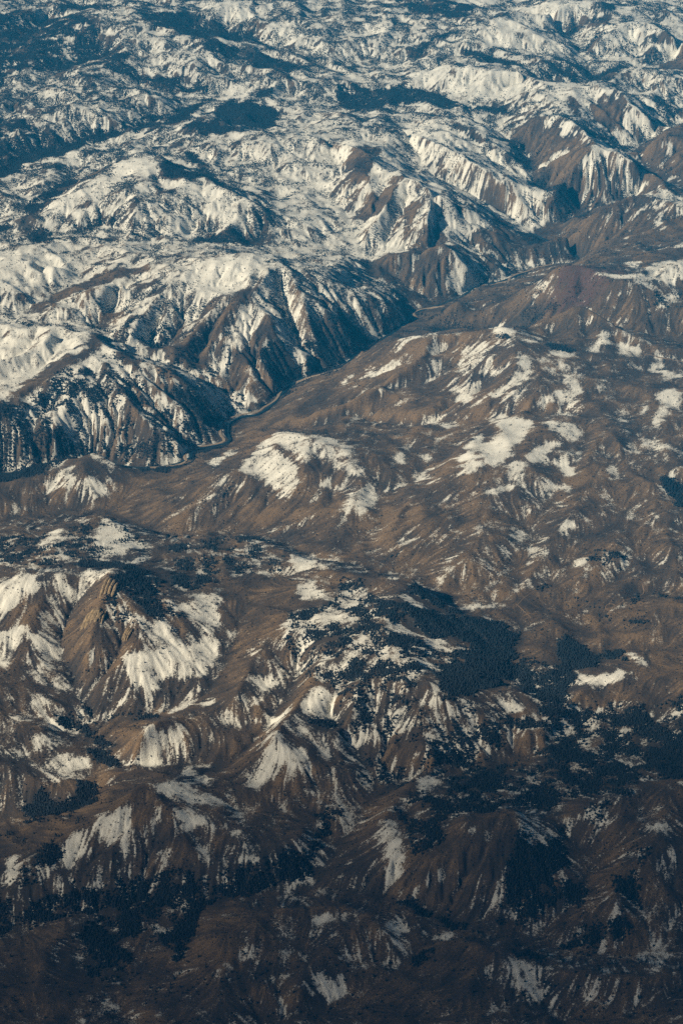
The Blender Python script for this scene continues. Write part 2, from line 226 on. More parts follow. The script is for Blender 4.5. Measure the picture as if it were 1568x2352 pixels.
# ground cover outlines: snow cover, tree cover (percent, -1 = leave), x, y ...
COVER = [
[70,45,-2257,12604,0,12446,0,9035,-1690,8956],
[65,50,-729,11938,0,11879,0,11097,-531,11083,-695,11298],
[30,82,-1834,12024,-1634,11834,-1565,11899,-1444,11992,-1414,12027,-1391,12216,-1144,12185,-1088,11814,-1274,11936,-1417,11932,-1561,11848,-1578,11701,-1778,11596],
[30,70,-1933,11941,-1571,11843,-1538,11637,-1559,11362,-1847,11325],
[40,75,-1958,11362,-1464,11176,-1320,11081,-1388,10943,-1504,10891,-1885,10868],
[68,42,-1420,11965,-1123,12200,-1011,11927,-853,11504,-644,11333,-543,11139,-682,11039,-992,11079,-1174,11391,-1236,11535],
[42,62,-1927,11902,-1385,11946,-1055,11382,-972,11082,-682,11028,-573,10859,-721,10463,-1126,10291,-1468,9930,-1730,9818],
[65,48,-1587,11078,-1211,11227,-738,10759,-733,10665,-979,10391,-1159,10227,-1317,10292,-1649,10618],
[75,30,-973,11413,-849,11445,-665,11326,-640,11244,-683,11051,-765,11058,-825,11209,-925,11304],
[72,32,-1090,11559,-989,11641,-914,11465,-970,11361,-1050,11318],
[72,32,-1206,11686,-1121,12184,-1001,11797,-1029,11610,-1167,11603],
[92,2,-1571,11956,-1437,12233,-1434,12010,-1496,11963,-1544,11907],
[90,4,-776,12183,-629,12149,-423,11932,-376,11822,-505,11796,-658,11842],
[90,5,-384,11688,-310,11775,-256,11729,-200,11586,-285,11574],
[90,5,-148,11753,-95,11750,-73,11641,-126,11638],
[30,75,-987,11760,-778,11854,-612,11758,-393,11644,-392,11601,-597,11444,-760,11537,-921,11570],
[25,70,-665,11334,-511,11382,-383,11295,-248,11273,-213,11088,-325,11064,-487,11290,-641,11259],
[5,97,-575,10681,-518,10757,-407,10728,-307,10690,-263,10513,-277,10304,-356,10354,-454,10384,-557,10513],
[20,70,-403,10928,-321,10879,-329,10788,-391,10834],
[25,70,-721,10463,-552,10420,-447,10222,-637,10194,-710,10290],
[10,97,-1614,9671,-1451,9837,-1380,9969,-1312,10094,-1173,10122,-1118,10263,-970,10330,-826,10488,-840,10553,-983,10388,-1135,10326,-1194,10245,-1332,10188,-1406,10059,-1471,9919,-1635,9764],
[10,95,-1355,10092,-1329,10210,-1191,10258,-1137,10201,-1279,10173,-1331,10045],
[40,70,-996,10380,-830,10514,-720,10653,-727,10684,-836,10540,-1000,10388],
[20,82,-768,9608,-666,9851,-600,9513,-690,9504,-765,9564],
[10,82,-675,10026,-593,9846,-588,9639,-517,9557,-518,9749,-582,9811,-574,9876,-661,10068],
[10,82,-1264,9364,-1232,9543,-1155,9677,-1124,9749,-1146,9824,-1174,9739,-1248,9572,-1289,9438],
[5,97,-1297,9497,-1273,9534,-1220,9470,-1238,9388,-1260,9272],
[40,70,-1460,9182,-1380,9239,-1253,9251,-1264,9456,-1285,9471,-1265,9275,-1390,9284,-1471,9233],
[30,75,-1246,9214,-1151,9149,-1170,8939,-1226,8901],
[20,92,-1061,9162,-997,9218,-954,9226,-960,9254,-1006,9250,-1072,9202],
[10,95,-418,9168,-384,9175,-386,9009,-435,8936],
[40,75,-753,9048,-663,9010,-561,9041,-566,9140,-667,9102,-754,9125],
[30,75,-557,9147,-427,9177,-411,8985,-523,8838],
[97,5,-1063,9449,-923,9734,-806,9762,-750,9606,-763,9527,-877,9609,-956,9465,-1046,9255,-1121,9297,-1241,9263,-1186,9493],
[97,4,-763,9527,-600,9513,-379,9339,-449,9287,-549,9365,-656,9387],
[92,22,-1130,10225,-996,10347,-933,10292,-1038,10164,-1191,9980,-1287,9993],
[80,25,-540,10140,-354,10298,-111,9989,-109,9819,-340,9805,-531,9935],
[95,3,-85,10356,0,10273,0,9962,-159,10088],
[85,8,-348,10085,-224,10052,-156,9841,-269,9932],
[80,38,-836,9292,-700,9373,-548,9347,-413,9270,-427,9177,-583,9139,-704,9120,-809,9142,-886,9241],
[90,5,-697,9170,-633,9270,-558,9169,-650,9103],
[97,2,-546,9287,-459,9345,-380,9349,-445,9183],
[90,5,-290,9644,0,9436,0,9328,-167,9342],
[85,10,-215,9539,-106,9446,-60,9295,-192,9201],
[5,3,-398,9080,-332,9215,-312,9116,-349,8700],
[5,3,-291,9688,-217,9635,-297,9557],
[5,2,-231,8975,-166,9240,-87,9331,-113,9198,-179,8978],
[4,2,-1019,8958,-966,9042,-928,9092,-880,9043,-927,8882,-1012,8883],
[10,2,-913,8868,-830,9016,-841,9051,-923,8894],
[15,-1,-936,9242,-832,9280,-769,9378,-683,9410,-689,9463,-774,9399,-839,9302,-944,9261],
[15,-1,-1075,9311,-1016,9349,-1023,9373,-1082,9336],
[5,3,-126,9632,-44,9819,0,9698,-80,9625],
[20,82,-346,9250,-259,9242,-216,9203,-203,9260,-250,9295,-339,9299],
[20,82,-261,9789,-159,9701,-105,9643,-6,9478,6,9528,-93,9691,-150,9758,-253,9841],
[20,70,-113,9246,0,9220,0,9035,-60,9144],
[100,0,-970,10789,-878,10759,-810,10776,-722,10815,-652,10823,-591,10839,-595,10881,-654,10856,-724,10871,-809,10795,-890,10949,-984,10969],
[100,0,-729,10855,-729,10690,-720,10691,-719,10852],
[97,2,-545,10927,-434,10953,-431,10828,-521,10814],
[100,0,-824,10312,-914,10197,-916,10042,-870,9791,-892,10116,-810,10274],
[100,0,-604,10693,-545,10725,-551,10775,-607,10704],
[100,5,-717,10306,-650,10489,-663,10572,-728,10362],
[100,0,-317,10323,-241,10413,-198,10461,-228,10253,-287,10280],
[75,15,-299,10687,872,10371,924,9754,618,9203,-257,8944],
[30,12,872,10371,1943,10642,1587,8399,609,9030,924,9754],
[72,40,0,12446,2257,12659,1885,10275,0,10193],
[70,42,0,12058,492,11966,530,11535,316,11443,0,11461],
[40,60,201,12246,675,12344,674,11884,602,11741,380,11868],
[95,4,535,12231,811,12349,825,12210,617,12068],
[90,8,843,12142,1108,12144,1328,12130,1255,11932,1089,11903,909,11822],
[80,30,1250,11876,2181,12167,2045,11298,1397,11375,1274,11534],
[92,5,1277,11579,1393,11689,1480,11705,1492,11605,1363,11582],
[95,3,1525,11621,1682,11668,1657,11479,1524,11490],
[15,82,1473,11633,1533,11590,1647,11632,1612,11534,1510,11566],
[30,75,1462,11495,1557,11495,1514,11387,1452,11396],
[90,10,674,11672,773,11739,897,11799,1059,11512,1027,11373,801,11449,659,11585],
[90,10,591,11478,690,11571,781,11482,735,11397],
[92,5,995,11805,1090,11921,1198,11889,1036,11773],
[85,10,823,11837,963,12113,1006,11816,897,11799],
[10,5,1284,11889,1351,11920,1328,11781,1296,11792],
[95,10,32,11638,215,11709,257,11652,244,11548,139,11637,42,11482],
[35,75,0,10991,132,10962,306,11014,436,10925,560,10741,700,10741,866,10560,745,10655,499,10713,251,10774,99,10649,0,10745],
[97,5,271,10790,370,10756,359,10704,300,10730],
[97,3,163,10978,214,10986,203,10958],
[90,5,0,11199,124,11136,153,10988,31,11059],
[30,75,564,11398,672,11262,772,11180,858,11196,863,11264,782,11273,684,11360,572,11431],
[40,65,354,11291,453,11493,538,11568,528,11666,436,11546,336,11384],
[20,70,1113,11763,1211,11860,1268,11770,1286,11853,1205,11915,1098,11853],
[20,82,1198,11482,1299,11680,1279,11745,1177,11530],
[20,82,1292,12000,1392,12100,1377,11959,1310,11953],
[100,0,1367,12010,1429,11957,1487,11966,1494,12015,1441,12022,1386,12113],
[55,60,892,11088,1027,11085,1138,10866,1211,11177,1159,11420,987,11266],
[20,82,1179,11173,1307,11315,1397,11375,1202,10809],
[20,82,1428,10766,1460,10714,1476,10657,1567,10685,1566,10759,1491,10693,1498,10768,1460,10825],
[93,3,296,11022,342,11196,514,11130,656,11089,843,11123,903,10817,901,10639,644,10829,505,10873,447,10959,409,11027],
[35,10,534,11070,439,10956,455,10929,550,11041],
[50,-1,809,11020,745,10954,757,10927,822,11012],
[87,10,897,10733,983,10811,1138,10866,1241,10701,1200,10672,1099,10529,1080,10540,1040,10665,989,10513,890,10621],
[5,3,1023,10693,1075,10606,1076,10372,1028,10514],
[3,2,1162,10691,1240,10684,1268,10556,1270,10446,1170,10429,1116,10491],
[75,30,1241,10701,1409,10653,1445,10447,1370,10457,1290,10450,1250,10567],
[5,2,1167,10754,1261,10994,1355,11015,1293,10900,1184,10727],
[95,2,1179,10739,1255,10879,1312,10981,1303,11021,1250,10926,1178,10798],
[75,20,1357,11301,1470,11369,1472,10973,1417,10912,1350,10955],
[6,5,1524,11383,1649,11482,2102,11661,2028,11188,1533,11206],
[90,15,216,10525,409,10431,612,10575,741,10413,762,10118,796,10032,560,9907,471,10019,361,10091,288,10222],
[15,70,480,10411,608,10256,699,10134,759,10123,770,10179,713,10165,623,10283,494,10456],
[10,95,708,10346,780,10403,822,10298,841,10142,763,10134],
[3,2,753,10453,854,10523,927,10334,1049,10194,1051,10104,1028,10048,911,10087,860,10159,774,10312,752,10434],
[100,0,914,10128,964,10176,1032,10088,982,10048],
[90,0,867,10440,927,10334,889,10323],
[85,0,972,10297,993,10265,967,10222,955,10261],
[80,-1,872,10146,888,10164,883,10203,869,10196],
[80,-1,915,10216,934,10229,927,10237,908,10225],
[80,20,964,10273,1088,10050,1257,10250,1279,10379,1118,10247,978,10303],
[15,70,1055,10194,1186,10316,1267,10253,1283,10328,1200,10383,1077,10350],
[2,2,827,10082,921,10090,1037,10043,1083,10045,1017,9904,1016,9859,922,9724,879,9988],
[50,30,1077,9978,1251,10243,1211,9892,1391,9952,1295,9779,1181,9828,1098,9839,1024,9826,1017,9904],
[100,3,1075,9955,1157,9951,1208,9914,1254,10246,1192,10225,1079,9993],
[75,5,1018,9934,1075,9951,1089,9869,1059,9809,1024,9834],
[60,5,1201,9903,1210,9862,1182,9831,1200,9824,1230,9864,1221,9898],
[10,10,1301,10346,1440,10403,1514,10334,1915,10466,1799,9709,1461,9856,1407,10105,1322,10191],
[70,-1,1407,10204,1420,10129,1381,10090,1392,10079,1437,10128,1424,10209],
[10,15,1367,9782,1809,9776,1721,9229,1388,9306],
[75,10,1270,9792,1432,9641,1710,9498,1674,9258,1387,9294,1291,9373,1249,9395],
[10,6,795,9580,919,9657,1017,9461,1210,9829,1235,9434,1285,9321,1385,9281,1721,9229,1636,8704,934,9272],
[60,10,1157,9357,1225,9423,1258,9394,1180,9311],
[60,10,1241,9317,1316,9362,1314,9186,1256,9208],
[50,-1,998,9342,981,9325,997,9313,1015,9338],
[95,2,1247,8729,1339,8930,1675,8948,1636,8704],
[8,75,742,10309,814,10270,820,10074,869,9799,967,9723,1012,9726,917,9674,919,9613,1013,9462,999,9822,909,9991,854,10091,847,10292,773,10425],
[100,0,807,10294,833,10286,830,10232,808,10224],
[95,-1,787,10305,832,10320,833,10324,789,10313],
[5,75,727,9525,792,9539,832,9463,890,9305,935,9298,769,9352],
[5,60,858,9727,1032,9796,1017,9550,901,9664],
[4,12,19,9861,95,10085,169,10012,119,9673,36,9611],
[97,2,44,9512,118,9534,226,9774,231,9580,258,9585,219,9896,99,9561,28,9552],
[95,2,9,9922,94,10083,76,10195,-9,9963],
[6,3,54,9422,117,9524,226,9591,283,9678,235,9543,196,9414,125,9403],
[95,3,141,9271,215,9421,223,9410,186,9318],
[97,3,226,9557,347,9662,296,9474,260,9451,224,9464],
[80,5,140,9131,222,9301,258,9337,246,9201,174,9074],
[85,10,338,9363,393,9418,428,9361,499,9350,550,9276,442,9252,382,9342],
[4,2,269,9428,330,9397,264,9197,256,9249],
[4,2,334,9212,390,9313,422,9198,260,9049],
[70,30,434,9554,636,9705,609,9395,501,9401],
[8,5,631,9615,697,9631,735,9371,888,9258,618,9203,496,9268,627,9391],
[85,10,524,9935,596,9880,649,9781,631,9776,577,9839],
[85,5,739,9759,785,9753,773,9678,746,9704],
[90,5,822,9745,858,9737,838,9694],
[15,30,595,9833,693,9755,728,9689,645,9707],
[90,5,757,9900,879,9777,832,9763],
[50,20,457,9187,515,9292,525,9127,468,9042],
[5,3,243,9055,333,9149,413,9197,416,9027],
[68,15,-1697,9000,0,9114,0,8282,-213,8068,-436,7743,-538,7492,-693,7462,-858,7557,-968,7328,-1452,7340],
[93,3,-1596,8907,-1020,8883,-1037,8705,-1081,8634,-1136,8609,-1204,8485,-1550,8598],
[6,2,-1219,8474,-1136,8609,-1147,8557,-1200,8440],
[5,3,-1099,8564,-1032,8640,-977,8682,-914,8738,-778,8724,-707,8673,-808,8680,-901,8591,-1036,8442,-1188,8398,-1165,8486],
[75,3,-1556,8633,-1231,8514,-1231,8431,-1533,8484],
[75,3,-1149,8576,-1098,8549,-1191,8356,-1178,8459],
[75,15,-1085,8506,-901,8591,-765,8652,-707,8673,-780,8520,-827,8473,-886,8402,-981,8213,-1065,8323],
[3,3,-908,8352,-856,8418,-778,8500,-702,8594,-698,8536,-790,8422,-845,8379],
[95,3,-774,8432,-720,8487,-675,8425,-688,8366],
[98,3,-589,8663,-323,8691,-226,8769,-304,8578,-384,8515,-454,8422,-494,8397,-580,8494,-617,8560],
[75,42,-826,8456,-684,8576,-582,8535,-502,8392,-565,8337,-620,8292,-690,8136,-806,8214],
[2,-1,-442,8309,-332,8436,-262,8579,-280,8606,-350,8478,-459,8352],
[3,4,-467,8322,-412,8387,-340,8425,-378,8321,-470,8194,-483,8096,-537,8068,-546,8110,-488,8242],
[88,4,-371,8357,-299,8390,-250,8364,-295,8222,-349,8164,-413,8148,-406,8201],
[15,-1,-302,8301,-348,8216,-337,8200,-291,8290],
[50,15,-474,8108,-445,8205,-464,8210,-492,8113],
[5,3,-296,8275,-242,8363,-247,8241,-310,8172,-309,8131,-284,8088,-275,8053,-306,8006,-447,8001,-464,8034,-372,8129],
[90,-1,-259,8226,-306,8160,-314,8142,-295,8096,-289,8100,-304,8121,-297,8147,-251,8221],
[0,60,-247,8207,-199,8195,-118,8150,-213,8088,-246,8135],
[0,97,-294,8167,-255,8201,-238,8171,-198,8127,-221,8065,-252,8050,-276,8090],
[68,42,-304,8594,-226,8769,0,8613,0,8282,-103,8221,-153,8345,-233,8324,-299,8390,-340,8413],
[90,15,-237,8526,-137,8462,-153,8371,-227,8425],
[15,55,-136,8362,0,8498,0,8261,-119,8164],
[10,85,-539,8131,-503,8215,-463,8242,-482,8287,-520,8213,-555,8122],
[15,75,-664,8130,-640,8258,-660,8255,-685,8141],
[5,5,-699,8152,-667,8274,-662,8120],
[6,12,-634,8132,-535,8216,-490,8277,-548,8132,-569,8082,-641,8104],
[5,3,-447,8001,-275,8053,-228,8026,-289,7947,-368,7969],
[40,3,-379,8068,-323,8084,-313,8003],
[92,3,-1504,8285,-1263,8293,-1108,8206,-1054,8286,-1015,8157,-894,8139,-891,8024,-923,7944,-1003,7811,-1097,7875,-1135,7682,-1422,7696],
[2,2,-1143,7584,-1048,7749,-967,7838,-910,7890,-887,7957,-919,7997,-932,7945,-992,7934,-1083,7873,-1173,7652],
[3,4,-912,7992,-895,8223,-852,8102,-892,7943],
[60,-1,-1159,8109,-1044,8156,-1050,8177,-1165,8130],
[15,-1,-1245,8142,-1124,8135,-1058,8136,-1064,8159,-1126,8148,-1246,8156],
[75,-1,-1454,7935,-1214,7897,-1135,7682,-1424,7710],
[97,3,-918,7886,-825,8059,-741,7991,-719,7915,-781,7900,-819,7798,-800,7757,-736,7700,-766,7696,-850,7800,-884,7843],
[85,10,-885,7947,-809,7976,-681,8014,-544,8053,-505,7911,-546,7831,-590,7782,-666,7794,-714,7826,-794,7882],
[5,50,-858,7878,-809,7756,-743,7702,-601,7572,-592,7658,-733,7761,-793,7777,-838,7892],
[15,20,-789,7940,-674,7815,-593,7733,-583,7773,-663,7851,-789,8075],
[15,40,-676,7895,-534,7817,-526,7830,-674,7970],
[3,93,-622,7823,-515,7816,-409,7826,-436,7733,-486,7667,-548,7714],
[80,20,-492,7797,-476,7798,-453,7779,-468,7781],
[30,60,-568,7657,-434,7693,-463,7650,-542,7567],
[80,20,-568,7652,-538,7645,-522,7627,-552,7628],
[50,30,-736,7700,-617,7715,-529,7604,-560,7480,-635,7490,-759,7546,-792,7589],
[5,2,-733,7659,-689,7666,-693,7621,-733,7638],
[78,40,-1056,7722,-918,7886,-785,7756,-764,7668,-868,7602,-1025,7548,-1132,7594],
[45,72,-1422,7696,-1132,7594,-1009,7537,-867,7596,-789,7539,-756,7504,-881,7560,-973,7379,-1075,7296,-1381,7359],
[4,97,-1394,7477,-1171,7481,-1082,7352,-988,7380,-952,7512,-1003,7312,-1369,7281],
[3,97,-1422,7696,-1146,7581,-1150,7531,-1404,7563],
[30,30,-701,7623,-576,7512,-693,7468,-804,7537,-792,7589],
[4,3,-1380,7349,-1144,7262,-968,7328,-859,7564,-685,7453,-530,7494,-432,7627,-358,7692,0,8012,0,7452,-124,7421,-232,7348,-371,7145,-476,7074,-618,7039,-1343,7112],
[75,-1,-992,7267,-974,7322,-911,7355,-892,7305,-907,7228,-967,7235],
[60,-1,-892,7215,-852,7276,-799,7241,-774,7198,-830,7176,-853,7189],
[87,-1,-804,7306,-750,7259,-754,7224,-786,7254],
[70,-1,-863,7396,-859,7564,-739,7315,-683,7349,-724,7306],
[60,-1,-1068,7233,-1021,7265,-1043,7199],
[60,-1,-980,7219,-940,7179,-953,7163],
[97,-1,-457,7390,-381,7526,-356,7471,-433,7234],
[87,4,-343,7173,-295,7248,-246,7538,-187,7610,-107,7264,-99,7150,-141,7118,-153,6969,-210,7003,-262,7086],
[15,-1,-235,7279,-176,7189,-110,7068,-100,7089,-166,7202,-227,7306],
[20,-1,-319,7180,-251,7067,-192,7008,-187,7019,-244,7079,-311,7193],
[60,-1,-124,7421,0,7278,0,7119,-92,7174],
[40,10,-431,7025,-390,7073,-335,7131,-326,7097,-360,7037,-408,6985],
[78,-1,-104,6976,-62,7081,-27,7060,-55,7014,-96,6911],
[70,-1,-48,6993,0,7033,0,7001],
[10,85,-354,7851,-253,7919,-168,8066,-91,8099,2,8005,-3,8260,-98,8180,-179,8110,-262,7946,-360,7877],
[90,-1,-357,7854,-325,7851,-301,7861,-304,7881,-326,7877,-357,7875],
[80,-1,-444,7692,-426,7726,-430,7729,-448,7695],
[10,50,-681,7333,-518,7353,-470,7573,-386,7624,-398,7772,-351,7823,-361,7861,-416,7777,-403,7668,-481,7610,-533,7484,-693,7447],
[12,8,0,9114,1597,8774,1481,8014,578,8496,250,8544,82,8411,0,8322],
[15,2,0,8261,123,8425,578,8496,823,7797,1456,7836,1285,6692,0,6840],
[50,42,0,9035,70,9112,151,8698,175,8586,107,8472,74,8466,0,8502],
[92,5,0,8780,51,8804,108,8601,33,8601],
[5,85,0,8499,74,8500,124,8452,0,8327],
[50,30,69,8960,172,8927,248,8840,177,8716,125,8616],
[5,5,150,8606,279,8720,250,8544,182,8501],
[6,6,182,8996,416,9027,379,8949,327,8896,259,8946],
[70,20,407,9034,525,9127,554,8980,484,8951,388,8935,432,8975],
[35,35,563,9169,796,9202,681,9071,562,8962,522,9052],
[85,-1,376,8921,480,8927,487,8953,382,8944],
[3,40,278,8677,473,8731,499,8571,471,8349,250,8544],
[10,85,446,8866,494,8650,466,8576],
[25,35,642,8481,644,8512,693,8531,759,8436,804,8397,754,8354,618,7944],
[2,50,642,8488,802,8370,753,8342,618,7944],
[50,-1,535,8632,572,8547,563,8529,531,8555],
[90,-1,730,8539,771,8457,797,8393,811,8401,781,8465,747,8674],
[60,-1,779,8519,817,8500,816,8472,791,8442],
[50,-1,663,8568,733,8536,796,8403,722,8483],
[90,-1,922,8437,952,8396,991,8365,1045,8356,1106,8339,1139,8290,1154,8322,1116,8371,1053,8406,996,8414,958,8421,929,8451],
[85,-1,1075,8402,1207,8670,1636,8703,1593,8436,1209,8359,1128,8361],
[85,-1,1094,8772,1156,8728,1106,8524,1085,8624],
[40,20,1142,8259,1228,8309,1253,8258,1192,8201,1125,8156],
[85,-1,878,8003,900,7987,890,7948],
[88,-1,912,7946,956,7914,941,7841,883,7786,862,7802],
[80,-1,890,7986,998,7895,1081,7814,1088,7832,1004,7917,895,7994],
[90,-1,982,7863,1039,7820,1052,7797,960,7791],
[80,-1,891,8319,884,8026,917,8274,898,8328],
[97,0,562,8498,609,8463,614,7875,710,7828,657,7836,539,7897],
[87,-1,705,7747,761,7790,822,7784,787,7732],
[10,92,723,7810,821,7788,825,7805,728,7837],
[10,85,494,7911,597,7851,598,7868,494,7921],
[85,-1,235,8016,335,7994,426,7955,427,7972,353,8430,248,8498],
[78,-1,199,7981,244,8016,311,7975,312,7998,255,8505,191,7995],
[85,-1,388,7972,433,7936,404,7955],
[72,3,432,7913,492,7883,568,7874,596,7827,590,7740,574,7698,530,7710,470,7715,424,7708,396,7762,416,7873],
[6,-1,536,7844,573,7830,583,7746,560,7713,531,7737],
[75,3,94,7948,155,7919,202,7962,310,7936,388,7959,341,7938,255,7896,178,7900,115,7812,77,7842],
[65,-1,8,7932,16,7969,47,7942,16,7876],
[70,-1,276,7799,339,7879,361,7832,306,7782],
[60,-1,372,7719,425,7732,491,7686,461,7540,391,7613,371,7688],
[80,-1,385,7668,437,7657,461,7540,401,7508],
[88,-1,525,7692,584,7667,601,7729,587,7746,576,7703,519,7714],
[60,-1,606,7748,666,7741,643,7610,597,7587],
[82,-1,571,7523,641,7587,629,7629,559,7566],
[88,-1,508,7495,568,7528,561,7563,500,7531],
[87,-1,440,7494,484,7497,479,7522,435,7519],
[92,-1,547,7457,600,7479,596,7495,544,7477],
[83,-1,616,7415,677,7453,732,7501,719,7430,674,7413,637,7397],
[80,-1,746,7597,789,7576,823,7536,816,7456,783,7495],
[60,-1,738,7491,827,7488,796,7385,767,7301,692,7353,755,7420],
[42,-1,681,7727,832,7720,842,7578,730,7580],
[70,-1,847,7559,888,7518,871,7491],
[75,-1,883,7448,969,7503,968,7512,882,7461],
[60,-1,994,7685,1039,7679,1043,7700,998,7704],
[68,-1,1051,7714,1090,7726,1173,7619,1418,7586,1104,7588],
[85,-1,1057,7774,1187,7729,1189,7743,1059,7786],
[88,-1,1069,7477,1125,7515,1151,7444,1142,7364,1095,7389,1058,7255,1031,7203,1034,7298,1073,7385],
[75,-1,1011,7414,1033,7421,1006,7301],
[75,-1,994,7230,1012,7195,1021,7215,1004,7252],
[60,-1,882,7294,947,7365,965,7258,910,7286],
[40,-1,874,7229,929,7206,936,7246,879,7257],
[70,-1,493,7431,515,7429,589,7344,506,7399],
[85,-1,340,7451,354,7435,412,7423,344,7367],
[50,-1,283,7499,334,7496,317,7424],
[50,-1,276,7519,371,7492,371,7509,275,7527],
[95,1,512,7385,553,7339,645,7313,616,7210,569,7137,550,7070,511,7001,455,6988,455,7135,512,7253],
[92,1,400,7167,476,7266,458,7186,431,7081,447,6986,404,6946,363,6952,382,7079],
[78,-1,672,7287,730,7293,796,7213,756,7163,687,7207],
[90,-1,583,7032,683,7153,719,7145,662,7049,616,7000],
[72,-1,517,6986,582,7007,608,6985,567,6889,530,6957],
[62,-1,692,7074,791,7079,777,6994,725,7049],
[92,-1,675,7028,718,7040,755,6976,737,6924,697,6951],
[82,-1,664,6886,714,6903,727,6810,689,6847],
[75,-1,288,6962,336,6949,449,6978,446,6994,334,6974,287,7007],
[93,-1,172,7166,216,7215,207,7130,179,7143],
[60,-1,161,7140,242,7264,236,7284,154,7157],
[68,-1,0,7310,43,7249,57,7110,71,7052,0,7069],
[87,-1,-2,7097,69,7054,73,7073,2,7115],
[60,-1,263,7189,309,7263,334,7335,323,7352,300,7286,255,7214],
[80,-1,298,7126,293,7200,282,7197,287,7128],
[92,-1,236,7007,286,7024,280,7094,230,7060],
[75,-1,142,6979,205,6989,203,7028,139,7001],
[73,-1,21,6979,77,6995,112,6962,83,6840,0,6840,0,6926],
[92,-1,447,6836,476,6861,488,6836,473,6800],
[78,-1,483,6831,554,6866,552,6885,481,6853],
[88,-1,554,6776,588,6785,581,6767],
[40,-1,339,6806,374,6821,370,6842,335,6829],
[35,-1,373,6892,404,6806,420,6821,389,6906],
[55,-1,902,7054,957,7115,974,7071,914,7031],
[50,-1,971,7183,1030,7136,1075,7094,1038,7019,1006,6979,981,7070],
[65,-1,1045,6959,1096,6990,1056,6933],
[50,-1,852,6976,884,7021,884,6871,852,6900],
[50,-1,897,7014,974,6954,978,6965,900,7025],
[10,90,1007,6930,1024,6894,1085,6888,1171,6852,1156,6733,1067,6743,1023,6819],
[35,25,896,7144,863,7097,831,7046,852,7132],
[55,-1,681,6827,718,6705,668,6748],
[60,-1,750,6818,753,6763,762,6769,760,6823],
[18,4,-1413,7102,0,6840,0,5432,-1154,5487],
[2,2,-351,6362,-182,6405,-139,6169,-173,6003,-273,5988,-276,5724,-351,5761,-336,5993,-345,6060,-344,6201],
[2,3,-282,5723,-217,5748,-221,5656,-246,5518,-335,5518,-408,5565,-312,5687],
[3,3,-660,5733,-548,5712,-564,5602,-601,5605,-687,5693],
[3,3,-1020,5835,-902,5864,-799,5811,-896,5805,-1007,5724],
[35,30,-1308,6901,-949,6732,-871,6778,-776,6722,-755,6502,-783,6448,-911,6420,-1264,6625],
[87,10,-940,6653,-899,6781,-874,6801,-875,6684,-910,6577],
[82,10,-853,6802,-819,6813,-809,7100,-788,6777,-812,6743],
[87,12,-767,6696,-743,7001,-660,6719,-626,6626,-659,6546,-697,6524,-755,6502],
[50,30,-660,6719,-584,6603,-631,6605],
[60,20,-934,6599,-846,6544,-847,6434,-903,6462],
[88,10,-731,6449,-679,6399,-619,6394,-578,6459,-585,6521,-626,6460,-683,6448,-733,6489],
[10,88,-771,6349,-696,6369,-651,6303,-602,6301,-535,6255,-530,6291,-599,6348,-659,6420,-703,6448,-783,6455],
[93,8,-775,6318,-709,6377,-660,6277,-695,6232,-737,6253,-772,6291],
[20,30,-540,6646,-387,6713,-315,6613,-340,6417,-383,6351,-507,6268,-528,6390],
[55,30,-324,6819,-254,6803,-220,6597,-292,6552],
[40,20,-347,6583,-179,6552,-182,6414,-319,6374],
[10,88,-520,6260,-430,6283,-391,6327,-401,6377,-433,6311,-521,6299],
[2,0,-606,6387,-582,6578,-540,6646,-528,6472,-546,6364,-506,6344,-513,6265,-548,6303],
[82,3,-460,6222,-390,6245,-353,6272,-357,6208,-425,6182],
[88,-1,-150,6461,-113,6590,-64,6415,-143,6414],
[78,5,-148,6353,-128,6301,-103,6342,-43,6207,-50,6164,-126,6190],
[90,-1,-116,6489,-78,6632,-81,6649,-121,6603],
[95,1,-1223,6378,-1006,6249,-965,6294,-927,6299,-877,6244,-875,6228,-923,6194,-993,6133,-1187,6147],
[82,2,-878,6260,-807,6254,-750,6253,-786,6213,-811,6211],
[66,-1,-862,6222,-804,6206,-813,6156,-827,6104,-882,6100,-870,6171],
[50,-1,-928,6401,-809,6274,-814,6259,-891,6267],
[88,-1,-1177,6079,-949,6073,-919,6089,-896,6053,-934,5988,-1162,5967],
[75,-1,-1162,5967,-933,5979,-934,5928,-1154,5908],
[78,-1,-896,6045,-849,6074,-803,6041,-798,5990,-846,5978,-873,6000],
[58,-1,-894,5904,-874,5952,-854,5935,-854,5872,-885,5876],
[6,-1,-1102,6015,-985,6086,-938,6133,-875,6204,-886,6221,-949,6153,-994,6108,-1112,6048],
[50,-1,-813,5891,-764,5889,-748,5843,-790,5840],
[10,6,-812,6151,-737,6253,-657,6239,-672,6100,-625,5954,-619,5865,-691,5830,-771,5960,-810,6053],
[70,-1,-763,5981,-731,5982,-735,5991,-768,5987],
[70,-1,-733,5924,-690,5944,-694,5948,-737,5932],
[70,-1,-759,5918,-726,5908,-729,5914,-763,5925],
[20,50,-648,6288,-604,6367,-532,6257,-537,6149,-496,6081,-583,6088,-614,6162,-666,6194],
[42,30,-686,6127,-650,6143,-595,6077,-605,6038,-644,6061],
[55,20,-595,6077,-483,6068,-481,6031,-538,5952,-576,5971],
[92,3,-582,6070,-508,6086,-480,6013,-430,6008,-382,6052,-343,6024,-377,5931,-399,5873,-473,5878,-509,5869,-535,5896,-623,5932,-599,5941,-569,5958,-490,5972],
[35,10,-561,6034,-503,5991,-483,5966,-538,5952],
[75,4,-469,6157,-389,6210,-362,6176,-352,6099,-394,6052,-434,6092],
[50,15,-516,6205,-448,6127,-452,6087,-497,6105],
[93,2,-623,5932,-572,5908,-534,5883,-519,5825,-562,5835,-607,5862],
[78,-1,-628,5807,-597,5806,-601,5766,-632,5781],
[60,-1,-622,5833,-595,5806,-587,5819,-613,5843],
